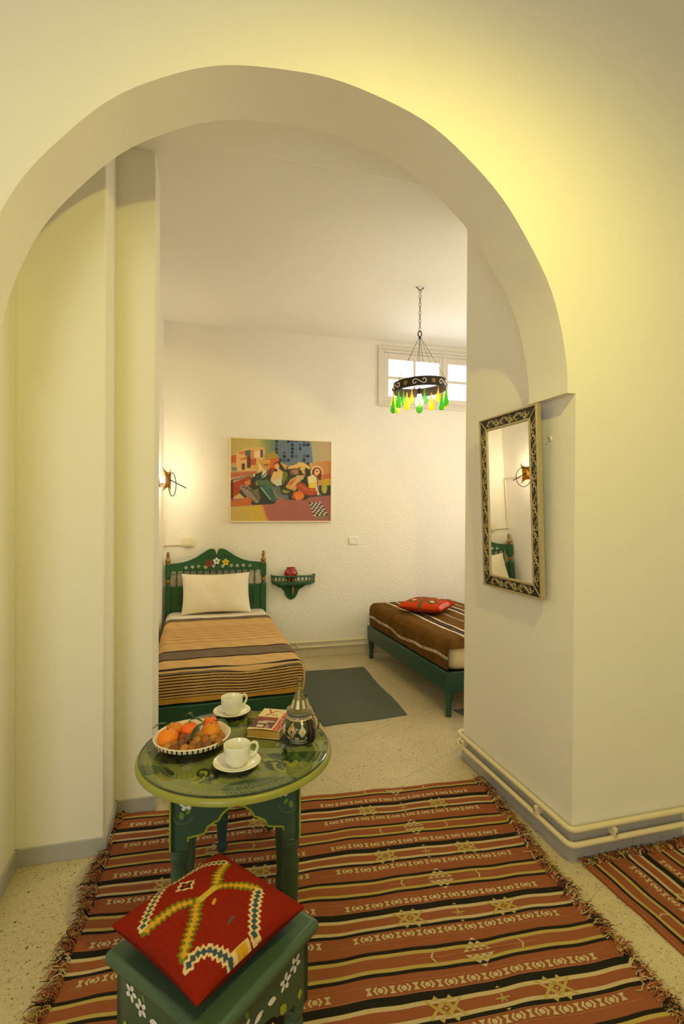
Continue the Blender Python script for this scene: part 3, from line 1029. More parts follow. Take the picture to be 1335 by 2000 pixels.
# rails
bedrail(bed, (-.435, -1.700, .140), (.442, -1.668, .300), nm='foot_rail')
bedrail(bed, (.410, -1.668, .140), (.440, -.01, .300), nm='side_rail')
bedrail(bed, (-.434, -1.668, .140), (-.404, -.01, .300), nm='side_rail')
m = MB(); m.box((-.400, -1.66, .235), (.405, -.02, .255), GREENB); m.build('slat_base', bed)
for sx in (-1, 1):
    m = MB(); m.lathe(bed_foot_leg(.145, .030), (sx * .405, -1.665, 0), GREENB, 20); m.build('leg', bed)
# headboard (drawn in the wall plane, thickness 3 cm)
HBG = mat('headboard_green_paint', (38, 90, 52), 0.34, var=0.08, vscale=12, bump=0.03, bscale=90)
for x0, x1 in ((-0.306, -0.256), (0.514, 0.565)):
    xc = bx((x0 + x1) / 2); w = .0245
    m = MB()
    m.box((xc - w, -w, 0), (xc + w, w, .725), HBG)
    m.box((xc - w, -w, .800), (xc + w, w, .905), HBG)
    m.lathe([(w * .92, .725), (w * .60, .735), (w * .62, .742), (w * .95, .760), (w * .60, .776), (w * .95, .790), (w * .95, .800)], (xc, 0, 0), HBG, 20, mfn=lambda j, i: GOLD if j in (2, 3) else HBG)
    po = m.build('post', bed, bevel=.002)
    m = MB()
    m.lathe([(w * .9, .905), (w * 1.0, .910), (w * 1.0, .916), (w * .7, .922), (w * .98, .932), (w * 1.0, .940), (w * .75, .952), (w * .45, .962), (w * .42, .970), (w * .58, .982), (w * .60, .992), (w * .42, 1.000), (w * .56, 1.006), (w * .5, 1.014), (1e-4, 1.018)], (xc, 0, 0), GOLD, 20)
    m.build('finial', po)
# crest rail
left = [(-0.256, 0.915), (-0.203, 0.919), (-0.149, 0.927), (-0.096, 0.944), (-0.041, 0.971), (0.013, 1.008), (0.054, 1.033), (0.080, 1.041), (0.098, 1.040), (0.112, 1.031), (0.120, 1.012), (0.1235, 0.985)]
cx = 0.1275
right = [(2 * cx - x, z) for x, z in left[::-1]]
crest = [(-0.256, 0.849)] + left + [(0.1275, 0.972)] + right + [(0.514, 0.849)]
m = MB()
m.prism([(bx(x), z) for x, z in crest], lambda a, z, t: (a, -.014 + t, z), .028, HBG)
U, W, Nn = Vector((1, 0, 0)), Vector((0, 0, 1)), Vector((0, -1, 0))
O = Vector((0, -.014, 0))
flower(m, O + U * bx(.126) + W * .932, U, W, Nn, .032, WHITEP, DARKP, 5, PI / 2)
flower(m, O + U * bx(.205) + W * .920, U, W, Nn, .032, YELP, REDP, 5, PI / 2)
flower(m, O + U * bx(.062) + W * .912, U, W, Nn, .032, REDP, DARKP, 5, 0.9)
for x, z in ((.06, .955), (.04, .960), (.085, .962), (.12, .968), (.215, .962), (.19, .965), (.235, .955), (.16, .955)):
    leaf(m, O + U * bx(x) + W * z, U, W, Nn, .026, .006, 1.2 + (x - .13) * -6, DARKP)
for i, (x, z) in enumerate(((-.132, .880), (-.078, .886), (-.026, .889), (.032, .880), (.10, .889), (.180, .886), (.254, .890), (.306, .888), (.360, .890), (.418, .886))):
    flower(m, O + U * bx(x) + W * z, U, W, Nn, .017, WHITEP, HBG, 5 if i not in (2, 9) else 4, i * .8, .2)
    leaf(m, O + U * bx(x - .008) + W * (z - .016), U, W, Nn, .022, .004, 3.6, DARKP)
m.build('crest_rail', bed, smooth=False)
m = MB()
m.box((bx(-.256), -.014, .690), (bx(.514), .014, .718), HBG)
m.box((bx(-.256), -.014, .45), (bx(.514), .014, .52), HBG)
m.build('cross_rail', bed, bevel=.003)
m = MB()
m.box((bx(-.256), -.004, .52), (bx(.514), .010, .690), HBG)
for x0, x1 in ((-.256, -.200), (.455, .514)):
    m.box((bx(x0), -.014, .52), (bx(x1) , -.004, .690), HBG)
m.box((bx(-.185), -.0075, .552), (bx(.440), -.004, .638), GREENB); m.box((bx(-.200), -.012, .655), (bx(.455), -.004, .690), HBG); m.box((bx(-.200), -.012, .52), (bx(.455), -.004, .535), HBG)
m.build('headboard_panel', bed, bevel=.003)
for i in range(13):
    x = -.2085 + i * .0558
    m = MB()
    m.lathe([(.008, .716), (.008, .724), (.005, .730), (.0105, .756), (.008, .780), (.004, .800), (.0045, .830), (.008, .840), (.008, .852)], (bx(x), 0, 0), HBG, 12, mfn=lambda j, i_: GOLD if j in (2, 3) else HBG)
    m.build('spindle', bed)

def soft_box(name, label, cat, loc, rotz, x0, x1, y0, y1, z0, z1, r, mt, nx=24, ny=40):
    """rounded mattress shell"""
    m = MB()
    def f(u, v):
        th = 2 * PI * u
        ca, sa = math.cos(th), math.sin(th)
        e = 0.16
        sq = lambda c_, e_: math.copysign(abs(c_) ** e_, c_)
        ph = PI * (v - .5)
        cp, sp = math.cos(ph), math.sin(ph)
        X = sq(cp, .35) * sq(ca, e); Y = sq(cp, .35) * sq(sa, e); Z = sq(sp, .5)
        return ((x0 + x1) / 2 + X * (x1 - x0) / 2, (y0 + y1) / 2 + Y * (y1 - y0) / 2, (z0 + z1) / 2 + Z * (z1 - z0) / 2)
    m.grid(f, 96, 24, mt)
    return tag(m.build(name, loc=loc, rotz=rotz), label, cat)

soft_box('mattress', 'mattress under the tan striped blanket', 'mattress', (0.130, 4.68, 0), math.radians(1.1), -.400, .400, -1.655, -.02, .256, .478, .05, MATTR)

def drape(name, label, cat, loc, rotz, xs, ys, ztop, zlow, r, drops, colfn, nA, nB, material, lift=0.0, sway=None):
    """cloth over a mattress. drops=(left, right, head, foot) hang lengths; colfn(A, B, X, Y, Z)"""
    (x0, x1), (y0, y1) = xs, ys        # y0 = head side (larger), y1 = foot side
    def path(lo, hi, dlo, dhi, n):
        # returns positions and drops along an arclength
        arc = r * PI / 2
        L0 = (arc + max(0, dlo - r)) if dlo > 0 else 0
        L1 = (arc + max(0, dhi - r)) if dhi > 0 else 0
        flat = (hi - lo) - (r if dlo > 0 else 0) - (r if dhi > 0 else 0)
        T = L0 + flat + L1
        s_ = np.linspace(0, T, n)
        pos = np.zeros(n); dr = np.zeros(n)
        for i, q in enumerate(s_):
            if q < L0:
                d = L0 - q
                if d < arc:
                    t = d / r; pos[i] = lo + r - r * math.sin(t); dr[i] = r - r * math.cos(t)
                else:
                    pos[i] = lo; dr[i] = r + (d - arc)
            elif q > L0 + flat:
                d = q - L0 - flat
                if d < arc:
                    t = d / r; pos[i] = hi - r + r * math.sin(t); dr[i] = r - r * math.cos(t)
                else:
                    pos[i] = hi; dr[i] = r + (d - arc)
            else:
                pos[i] = lo + (r if dlo > 0 else 0) + (q - L0); dr[i] = 0
        return pos, dr, s_
    px, dx, sa = path(x0, x1, drops[0], drops[1], nA)
    py, dy, sb = path(-y0, -y1, drops[2], drops[3], nB)
    PX, PY = np.meshgrid(px, -py); DX, DY = np.meshgrid(dx, dy)
    D = (DX ** 4 + DY ** 4) ** .25
    Z = ztop - D
    # round the vertical corner where two hanging sides meet
    cxm, cym = (x0 + x1) / 2, (y0 + y1) / 2
    both = np.clip(np.minimum(DX, DY) / r, 0, 1)
    PX = PX - np.sign(PX - cxm) * both * r * .35
    PY = PY - np.sign(PY - cym) * both * r * .35
    Z = np.maximum(Z, zlow)
    k = np.clip(D / .05, 0, 1)
    PXo, PYo = PX, PY
    bul = .009 * k * np.sin(np.clip((ztop - Z) / (ztop - zlow), 0, 1) * PI)
    PX = PX + np.sign(PX - cxm) * bul * (DX > .002) + .003 * k * np.sin(PYo * 23 + 2 * np.sin(PYo * 7)) * (DX > .002)
    PY = PY - bul * (DY > .002) - .003 * k * np.sin(PXo * 27) * (DY > .002)
    Z = Z + .0025 * np.sin(PXo * 9 + 1) * np.sin(PYo * 8) * (1 - k) + .0012 * np.sin(PXo * 31 + PYo * 17) * (1 - k)
    col = colfn(PXo, PYo, Z, DX, DY)
    o = dyed(name, np.stack([PX, PY, Z], -1), col, material, loc=loc, rotz=rotz)
    return tag(o, label, cat)

def bed1_col(X, Y, Z, DX, DY):
    y = Y + 4.68 + .006 * np.sin(X * 5 + 1) + .004 * np.sin(X * 13)      # back to room coordinates on the top
    tan = np.array((216, 178, 122)); col = np.zeros(X.shape + (3,)); col[:] = tan
    grey = (124, 108, 94); blk = (50, 36, 30); navy = (52, 50, 62)
    def rng_(a, b_, c_): col[(y <= a) & (y > b_) & (DY < .012)] = c_
    rng_(9, 4.255, grey); rng_(4.268, 4.255, blk)
    col[(y > 4.235) & (y < 4.245)] = (150, 120, 80)
    for yy in (4.00, 3.94, 3.87, 3.80, 3.73, 3.66, 3.57): rng_(yy + .006, yy - .006, (172, 124, 82))
    rng_(3.395, 3.372, blk); rng_(3.372, 3.205, grey); rng_(3.205, 3.182, blk)
    s_ = DY                     # hanging length at the foot
    yz = np.where(DY > .004, 2.985 + .0 - s_ * 1.0, y)
    sel = (DY < .03)
    rng_(3.03, 3.008, navy); 
    t = np.clip(3.008 - y, 0, 1) + DY * 1.0
    zone = (y < 3.008)
    tt = np.clip(t, 0, 9)
    col[zone & (tt < .022)] = (186, 150, 96)
    col[zone & (tt >= .022) & (tt < .036)] = grey
    st = ((tt - .036) % .0165) < .0068
    col[zone & (tt >= .036) & (tt < .172) & st] = (58, 34, 22)
    col[zone & (tt >= .036) & (tt < .172) & ~st] = (204, 168, 110)
    col[zone & (tt >= .172)] = (200, 150, 64)
    n = .97 + .03 * np.sin(X * 47 + Y * 33) * np.sin(Y * 19)
    return col * n[..., None]
WOOLB = vc_mat('striped_blanket_wool', .95, .3, 260, .1)
drape('striped_blanket', 'tan blanket with grey and black stripes over the left bed', 'blanket', (0.130, 4.68, 0), math.radians(1.1), (-.425, .432), (-.33, -1.684), .500, .303, .055, (.19, .19, 0, .19), bed1_col, 90, 1100, WOOLB)
drape('bed_sheet', 'white sheet folded over the head end of the left bed', 'sheet', (0.130, 4.68, 0), math.radians(1.1), (-.418, .424), (-.03, -.40), .4965, .303, .05, (.185, .185, 0, 0), lambda X, Y, Z, DX, DY: np.ones(X.shape + (3,)) * np.array((236, 226, 208)), 90, 60, vc_mat('sheet_cotton', .9, .1, 90, .2))

# pillow leaning on the headboard
def pillow():
    root = None
    n = 60
    t = np.linspace(-1, 1, n)
    A, B = np.meshgrid(t, t)
    k = (np.clip(1 - np.abs(A) ** 2.8, 0, 1) * np.clip(1 - np.abs(B) ** 2.8, 0, 1)) ** .5
    x = A * .288 * (1 - .05 * (1 - B ** 2) * A ** 2)
    y = B * .180 * (1 - .10 * (1 - A ** 2) * B ** 2)
    wr = .0025 * np.sin(A * 9 + B * 4) + .002 * np.sin(A * 21 - B * 13)
    z1 = .065 * k + wr * k; z0 = -.050 * k
    m = MB()
    def gr(z, flip):
        vs = np.stack([x, y, z], -1).reshape(-1, 3)
        fs = []
        for j in range(n - 1):
            for i in range(n - 1):
                q = (j * n + i, j * n + i + 1, (j + 1) * n + i + 1, (j + 1) * n + i)
                fs.append(q[::-1] if flip else q)
        m.add(vs.tolist(), fs, LINEN)
    gr(z1, False); gr(z0, True)
    o = m.build('pillow', fixn=False)
    o.location = (0.123, 4.555, .668)
    o.rotation_euler = (math.radians(66), 0, math.radians(1.1))
    return tag(o, 'white pillow propped against the green headboard', 'pillow')
pillow()

# right bed
b2o = (1.507, 4.60, 0); b2r = math.radians(3.0)
bed2 = thing('single_bed', 'green wooden bed base with turned legs under the brown blanket on the right', 'bed', b2o, b2r)
G2 = mat('dark_green_bed_paint', (34, 74, 58), 0.38, var=0.08, vscale=12, bump=0.03, bscale=90)
def br(a, b_, nm): bedrail(bed2, a, b_, G2, nm)
br((0, -1.480, .172), (.028, 0, .303), 'side_rail')
br((.028, -1.480, .172), (.90, -1.452, .303), 'foot_rail')
br((.028, -.028, .172), (.90, 0, .303), 'head_rail')
br((.872, -1.452, .172), (.90, -.028, .303), 'side_rail')
m = MB(); m.box((.028, -1.452, .25), (.872, -.028, .268), G2); m.build('slat_base', bed2)
for x, y in ((.030, -1.452), (.030, -.030), (.870, -1.452), (.870, -.030)):
    m = MB()
    m.box((x - .027, y - .027, .170), (x + .027, y + .027, .296), G2)
    m.lathe(bed_foot_leg(.175, .029), (x, y, 0), G2, 20)
    m.build('leg', bed2, bevel=.002)
soft_box('mattress', 'cream mattress whose rounded end shows at the foot of the right bed', 'mattress', b2o, b2r, .030, .875, -1.462, -.03, .269, .498, .05, MATTR)
def bed2_col(X, Y, Z, DX, DY):
    col = np.zeros(X.shape + (3,)); col[:] = (112, 78, 30)
    blk = (44, 38, 44); wh = (232, 220, 196); tan = (188, 168, 128)
    left = X < .4
    w = .006 * np.sin(Y * 5 + 1) + .003 * np.sin(Y * 11)
    x = X + w * .6
    def g(x0):
        col[(x >= x0) & (x < x0 + .022) & (DX < .02)] = wh
        col[(x >= x0 + .030) & (x < x0 + .052)] = blk
        col[(x >= x0 + .055) & (x < x0 + .059)] = tan
        col[(x >= x0 + .062) & (x < x0 + .082)] = blk
        col[(x >= x0 + .090) & (x < x0 + .108)] = wh
    g(.165); g(.560)
    for xx in (.425, .455 + .25 + .05, .13 + .7): col[np.abs(x - xx) < .004] = wh
    zz = Z + .014 * np.sin(Y * 6) + .006 * np.sin(Y * 15)
    side = (DX > .03) & left
    col[side & (np.abs(zz - .392) < .0035)] = wh; col[side & (np.abs(zz - .380) < .0035)] = wh
    n = .94 + .07 * np.sin(X * 60 + Y * 11) * np.sin(Y * 31 + 2) + .04 * np.sin(Y * 140)
    return col * n[..., None]
drape('brown_blanket', 'brown blanket with black and white stripes over the right bed', 'blanket', b2o, b2r, (.012, .888), (-.005, -1.468), .520, .309, .055, (.205, .205, .20, .060), bed2_col, 420, 130, WOOLB)
kilim_cushion('kilim_cushion', 'orange red kilim cushion lying on the brown blanket of the right bed', (1.862, 4.06, .5245), math.radians(44), .385, .11, back_pattern, 110)

# ------------------------------------------------------------------ painting
def painting():
    W_, H_ = .946, .765
    pic = thing('framed_painting', 'large framed painting of seated musicians above the left bed', 'picture', (0.711, 4.745, 1.657), 0)
    fm = mat('pale_wood_frame', (240, 228, 196), .45)
    m = MB(); t = .010
    m.box((-W_ / 2, -.032, -H_ / 2), (W_ / 2, 0, -H_ / 2 + t), fm); m.box((-W_ / 2, -.032, H_ / 2 - t), (W_ / 2, 0, H_ / 2), fm)
    m.box((-W_ / 2, -.032, -H_ / 2 + t), (-W_ / 2 + t, 0, H_ / 2 - t), fm); m.box((W_ / 2 - t, -.032, -H_ / 2 + t), (W_ / 2, 0, H_ / 2 - t), fm)
    m.build('frame', pic, bevel=.002)
    nx, ny = 300, 240
    u = np.linspace(0, 1, nx); v = np.linspace(0, 1, ny)
    Ug, Vg = np.meshgrid(u, v)
    top = 90 + 62 * Ug; bot = 1030 + 12 * Ug
    X = 120 + 1135 * Ug; Y = top + Vg * (bot - top)        # sketch coordinates of the picture
    col = np.zeros((ny, nx, 3)); col[:] = (206, 176, 110)
    g = np.random.default_rng(3)
    def blend(sel, c_, k=1.0): col[sel] = col[sel] * (1 - k) + np.array(c_) * k
    def grad(pts, c0, c1, ax=0):
        s_ = inpoly(X, Y, pts); xs = [p[ax] for p in pts]; a = (X if ax == 0 else Y); t_ = np.clip((a - min(xs)) / (max(xs) - min(xs)), 0, 1)[..., None]
        cc = np.array(c0) * (1 - t_) + np.array(c1) * t_
        col[s_] = cc[s_]
    def po(pts, c_): blend(inpoly(X, Y, pts), c_)
    def el(cx, cy, rx, ry, c_, a=0):
        dx, dy = X - cx, Y - cy; ca, sa = math.cos(a), math.sin(a)
        blend(((dx * ca + dy * sa) / rx) ** 2 + ((-dx * sa + dy * ca) / ry) ** 2 < 1, c_)
    def li(pts, w, c_): blend(dline(X, Y, pts) < w, c_)
    # sky: ochre to green to blue to grey-rose
    grad([(100, 60), (450, 60), (450, 500), (100, 500)], (190, 168, 100), (196, 182, 112))
    grad([(430, 60), (620, 60), (640, 420), (470, 420)], (176, 176, 104), (92, 116, 108))
    grad([(600, 60), (1010, 60), (1050, 380), (700, 420), (640, 340)], (100, 118, 128), (98, 122, 158))
    grad([(1005, 60), (1280, 60), (1280, 480), (1050, 420)], (176, 168, 132), (196, 164, 128))
    grad([(1030, 380), (1280, 360), (1280, 640), (1030, 640)], (206, 150, 98), (196, 120, 60), 0)
    for r_ in range(7):
        for q in range(9):
            if g.random() < .45:
                x0, y0 = 606 + q * 45, 118 + r_ * 43
                po([(x0, y0), (x0 + 36, y0), (x0 + 36, y0 + 32), (x0, y0 + 32)], [(34, 46, 70), (60, 82, 118), (24, 34, 52)][g.integers(0, 3)])
    for q in range(10): li([(600 + q * 45, 115), (600 + q * 45 + 6, 400)], 2, (132, 146, 164))
    # houses
    po([(125, 290), (180, 280), (180, 370), (125, 375)], (196, 92, 46))
    po([(180, 250), (300, 200), (490, 195), (500, 320), (400, 380), (380, 460), (180, 465)], (224, 178, 116))
    po([(200, 250), (330, 225), (310, 270), (215, 275)], (210, 120, 70)); po([(215, 330), (330, 290), (340, 330), (230, 340)], (204, 110, 66))
    po([(275, 235), (335, 225), (335, 290), (280, 295)], (88, 98, 104)); po([(295, 300), (338, 290), (338, 430), (295, 430)], (92, 62, 52))
    po([(378, 240), (445, 240), (445, 315), (378, 320)], (238, 206, 160)); po([(445, 225), (470, 225), (470, 310), (445, 310)], (92, 64, 62))
    po([(335, 230), (375, 225), (375, 320), (335, 325)], (214, 140, 84)); po([(240, 382), (275, 382), (275, 450), (240, 450)], (84, 60, 56))
    po([(340, 325), (400, 320), (395, 400), (340, 400)], (190, 88, 50)); po([(128, 420), (185, 420), (185, 460), (128, 460)], (116, 136, 126))
    po([(340, 440), (480, 340), (520, 350), (480, 460)], (206, 166, 70)); po([(520, 300), (640, 300), (660, 400), (600, 480), (540, 420)], (206, 104, 36))
    po([(460, 300), (600, 240), (650, 310), (560, 330)], (170, 150, 64))
    # ground
    po([(100, 480), (400, 465), (420, 520), (100, 560)], (188, 110, 92))
    grad([(100, 780), (1280, 740), (1280, 1060), (100, 1060)], (176, 104, 86), (160, 96, 92))
    grad([(100, 870), (450, 850), (530, 1060), (100, 1060)], (196, 170, 106), (208, 176, 54))
    po([(440, 850), (470, 850), (545, 1060), (520, 1060)], (214, 150, 80))
    # dark mass of the group
    po([(125, 560), (400, 500), (560, 440), (760, 420), (1000, 460), (1080, 640), (1280, 640), (1280, 750), (1000, 770), (960, 800), (800, 800), (640, 780), (600, 840), (440, 850), (360, 850), (200, 700), (125, 760)], (50, 56, 52))
    # piano
    po([(118, 545), (388, 497), (390, 524), (160, 608)], (238, 220, 184))
    for i in range(13): li([(136 + i * 18, 556 - i * 4), (144 + i * 18, 576 - i * 4.4)], 5, (34, 26, 26))
    po([(120, 500), (330, 470), (385, 500), (120, 545)], (186, 104, 76))
    po([(150, 590), (350, 520), (330, 640), (240, 650), (210, 720), (150, 760)], (168, 66, 34)); po([(120, 580), (150, 590), (150, 780), (120, 780)], (96, 46, 34))
    po([(265, 590), (330, 560), (345, 620), (300, 640)], (216, 130, 70))
    po([(120, 820), (240, 800), (300, 750), (360, 790), (340, 840), (250, 860), (120, 860)], (196, 106, 48))
    # first figure, hat and violin
    po([(420, 380), (470, 340), (480, 460), (420, 470)], (232, 204, 146)); po([(430, 370), (520, 350), (555, 400), (540, 440), (480, 440)], (204, 148, 70)); po([(420, 350), (540, 335), (560, 380), (440, 385)], (212, 160, 66))
    po([(400, 500), (470, 470), (450, 560), (350, 600), (330, 640)], (48, 60, 62)); po([(470, 470), (545, 455), (500, 530), (450, 556)], (230, 214, 180)); li([(530, 465), (450, 550)], 5, (40, 34, 34))
    po([(545, 440), (600, 430), (600, 500), (540, 520)], (176, 60, 34))
    el(310, 700, 95, 48, (150, 128, 116), .8); po([(330, 700), (420, 660), (450, 780), (380, 820), (340, 780)], (110, 104, 74))
    el(430, 600, 40, 28, (196, 146, 66), -.3)
    # second figure
    po([(560, 560), (590, 480), (680, 460), (740, 520), (690, 560), (680, 630), (600, 620), (550, 610)], (222, 190, 122)); po([(600, 580), (680, 540), (690, 630), (620, 640)], (206, 202, 180))
    po([(600, 380), (650, 360), (700, 400), (740, 450), (700, 450), (660, 420), (650, 460), (610, 440)], (78, 36, 28)); el(630, 415, 26, 34, (232, 178, 116)); po([(640, 440), (670, 450), (690, 500), (640, 490)], (226, 172, 108)); po([(660, 370), (740, 400), (760, 460), (720, 450)], (214, 166, 84))
    po([(460, 640), (520, 620), (600, 760), (640, 800), (560, 790)], (70, 112, 100)); li([(450, 650), (560, 790)], 8, (150, 176, 130))
    po([(440, 580), (540, 570), (620, 690), (560, 640), (470, 630)], (78, 92, 60))
    po([(700, 470), (760, 490), (750, 580), (700, 620), (690, 540)], (116, 122, 56))
    # third figure with hats and guitar
    po([(770, 420), (860, 400), (870, 370), (930, 380), (950, 420), (870, 450), (780, 445)], (224, 184, 96)); el(830, 480, 50, 42, (170, 118, 92), .2); li([(780, 450), (820, 520), (890, 510)], 4, (60, 40, 40))
    po([(880, 450), (960, 430), (1000, 470), (930, 480)], (222, 188, 110)); el(945, 480, 30, 28, (216, 170, 62)); el(985, 460, 34, 50, (48, 44, 44), .3)
    po([(790, 560), (880, 520), (960, 520), (900, 590), (840, 700), (720, 660)], (206, 156, 88)); po([(780, 600), (850, 560), (830, 620), (760, 630)], (206, 96, 44)); po([(850, 520), (930, 520), (940, 560), (860, 600)], (188, 170, 130))
    po([(700, 680), (790, 700), (740, 725), (690, 710)], (150, 146, 46)); po([(590, 650), (660, 640), (690, 740), (760, 770), (680, 780), (620, 740)], (90, 104, 100)); po([(600, 680), (640, 740), (700, 770), (650, 775), (600, 730)], (170, 130, 110))
    # fourth figure with halo
    el(1090, 490, 72, 72, (238, 214, 156)); el(1090, 495, 58, 62, (122, 46, 28)); el(1095, 490, 34, 40, (236, 190, 140)); po([(1100, 520), (1150, 480), (1140, 590), (1105, 570)], (108, 40, 28)); li([(1080, 478), (1105, 482)], 4, (70, 30, 30))
    po([(980, 540), (1050, 515), (1100, 560), (1090, 700), (1000, 680)], (232, 214, 160)); po([(990, 610), (1085, 600), (1075, 680), (1000, 680)], (232, 196, 60))
    po([(865, 620), (920, 600), (1010, 670), (1080, 670), (1080, 750), (1000, 750), (900, 700)], (170, 60, 36)); po([(1085, 600), (1110, 620), (1120, 720), (1145, 745), (1095, 750)], (226, 204, 170))
    po([(870, 625), (980, 700), (1060, 740), (1000, 750), (900, 700)], (206, 110, 60))
    el(875, 752, 72, 50, (228, 110, 34)); li([(880, 660), (885, 700)], 6, (190, 170, 160)); el(875, 765, 50, 34, (232, 130, 50))
    po([(1110, 580), (1200, 570), (1250, 520), (1260, 640), (1170, 640)], (196, 160, 50)); el(1180, 670, 34, 62, (176, 166, 62)); po([(1150, 520), (1260, 500), (1260, 560), (1170, 570)], (190, 100, 50))
    # limbs, faces and dark contours
    li([(245, 650), (330, 700), (405, 800)], 30, (150, 130, 116)); li([(250, 640), (345, 690), (420, 790)], 5, (40, 44, 44))
    li([(430, 600), (520, 590), (600, 680), (630, 760)], 26, (84, 108, 80)); li([(470, 640), (540, 720), (590, 790)], 26, (58, 98, 98)); li([(455, 655), (560, 790)], 6, (156, 180, 136))
    li([(600, 670), (640, 745), (740, 768)], 24, (104, 112, 112)); li([(590, 690), (630, 765), (700, 782)], 5, (176, 136, 116))
    el(505, 405, 30, 38, (206, 146, 84), .2); li([(470, 372), (540, 350)], 12, (216, 170, 76)); li([(490, 400), (530, 396)], 5, (60, 40, 34))
    li([(772, 438), (860, 408), (930, 392), (1000, 440)], 16, (228, 192, 108)); li([(765, 450), (860, 452), (900, 430)], 4, (70, 46, 34))
    li([(640, 440), (660, 500), (600, 560)], 12, (228, 178, 120)); li([(890, 540), (800, 650)], 16, (212, 170, 110))
    li([(872, 640), (975, 722), (1065, 720)], 24, (184, 74, 42)); li([(880, 622), (990, 690), (1075, 690)], 5, (220, 120, 66))
    for q in ([(560, 440), (540, 560), (600, 640)], [(742, 430), (762, 520), (720, 600)], [(995, 500), (950, 575), (860, 620)], [(400, 500), (350, 600), (300, 650)], [(700, 640), (790, 700), (840, 790)], [(1095, 560), (1100, 650), (1130, 740)]): li(q, 4, (34, 34, 34))
    # checked cloth
    a0, a1, a2, a3 = (1000, 830), (1135, 825), (1225, 975), (1060, 985)
    for i in range(8):
        for j in range(6):
            def Q(s_, t_): return tuple((np.array(a0) * (1 - s_) + np.array(a1) * s_) * (1 - t_) + (np.array(a3) * (1 - s_) + np.array(a2) * s_) * t_)
            po([Q(j / 6, i / 8), Q((j + 1) / 6, i / 8), Q((j + 1) / 6, (i + 1) / 8), Q(j / 6, (i + 1) / 8)], (226, 216, 190) if (i + j) % 2 else (40, 30, 34))
    po([(1060, 990), (1230, 980), (1240, 1010), (1080, 1030)], (136, 118, 92))
    for _ in range(2):
        p_ = np.pad(col, ((1, 1), (1, 1), (0, 0)), mode='edge')
        col = (p_[:-2, 1:-1] + p_[2:, 1:-1] + p_[1:-1, :-2] + p_[1:-1, 2:] + 2 * p_[1:-1, 1:-1]) / 6
    nz = np.sin(X * .05 + 3 * np.sin(Y * .03)) * np.sin(Y * .07 + X * .02)
    col += (nz * 2)[..., None] + g.normal(0, 3, col.shape)
    col = np.clip(col, 0, 255)
    P = np.stack([(Ug - .5) * (W_ - 2 * t), np.full_like(Ug, -.024), (.5 - Vg) * (H_ - 2 * t)], -1)
    dyed('canvas', P, col, vc_mat('oil_paint', .5, .15, 120, .4), pic)
painting()

# ------------------------------------------------------------------ wall shelf and vase
shelf = thing('wall_shelf', 'small green bracket shelf with spindle gallery on the back wall', 'shelf', (0.815, 4.745, .715))
SX0, SX1, SD = -.195, .200, .135
sh_poly = [(SX0, 0), (SX1, 0), (SX1 - .05, -SD * .80), (SX1 - .085, -SD), (SX0 + .085, -SD), (SX0 + .05, -SD * .80)]
sh_poly = [(SX0, 0), (SX0, -SD * .55), (SX0 + .055, -SD), (SX1 - .055, -SD), (SX1, -SD * .55), (SX1, 0)]
HB = HBG
m = MB(); m.prism(sh_poly, lambda a, b_, t: (a, b_, t - .006), .020, HB); m.prism([(p_[0] * .93, p_[1] * .93) for p_ in sh_poly], lambda a, b_, t: (a, b_, t - .014), .010, HB); m.build('deck', shelf, bevel=.003)
m = MB()
gp = sh_poly
for i in range(5):
    a, b_ = Vector((*gp[i], 0)), Vector((*gp[i + 1], 0))
    m.tube([a + Vector((0, 0, .068)), b_ + Vector((0, 0, .068))], .0080, HB, 8)
m.build('gallery_rail', shelf)
for i in range(5):
    a, b_ = Vector((*gp[i], 0)), Vector((*gp[i + 1], 0))
    n = max(1, int((b_ - a).length / .034))
    for k in range(n):
        p = a + (b_ - a) * ((k + .5) / n)
        m = MB(); m.lathe([(.006, .012), (.0090, .022), (.0045, .036), (.0085, .048), (.006, .062)], (p.x * .985, p.y * .97, 0), HB, 8, mfn=lambda j, i_: GOLD if j == 1 else HB)
        m.build('spindle', shelf)
br_poly = [(-.165, 0), (-.150, -.030), (-.125, -.048), (-.105, -.050), (-.092, -.072), (-.078, -.082), (-.070, -.115), (-.045, -.150), (-.010, -.166), (.022, -.152), (.045, -.118), (.058, -.078), (.075, -.062), (.095, -.055), (.115, -.040), (.135, -.022), (.150, 0)]
m = MB(); m.prism(br_poly, lambda a, z, t: (a, -t, z), .014, HB); m.build('back_bracket', shelf, bevel=.002)
m = MB(); m.prism([(0, 0), (-.112, 0), (-.100, -.030), (-.070, -.048), (-.050, -.085), (-.030, -.105), (-.012, -.150), (0, -.150)], lambda y, z, t: (-.017 + t, y - .014, z), .014, HB)
m.build('side_bracket', shelf, bevel=.002)
m = MB(); m.lathe([(.004, -.10), (.009, -.085), (.012, -.05), (.006, -.025), (.009, -.012), (.007, 0)], (-.010, -.100, 0), GOLD, 12); m.build('gold_pendant', shelf)
REDG = mat('red_glazed_ceramic', (150, 12, 8), .08, coat=.6, var=.15, vscale=50)
vase = MB()
vase.lathe([(.030, 0), (.034, .003), (.036, .018), (.044, .030), (.061, .058), (.063, .075), (.059, .092), (.050, .108), (.041, .118), (.040, .124), (.043, .129), (.039, .130), (.035, .122), (1e-4, .112)], (0, 0, 0), REDG, 32)
tag(vase.build('round_vase', loc=(.790, 4.672, .7295)), 'round glossy red pot standing on the green wall shelf', 'vase')

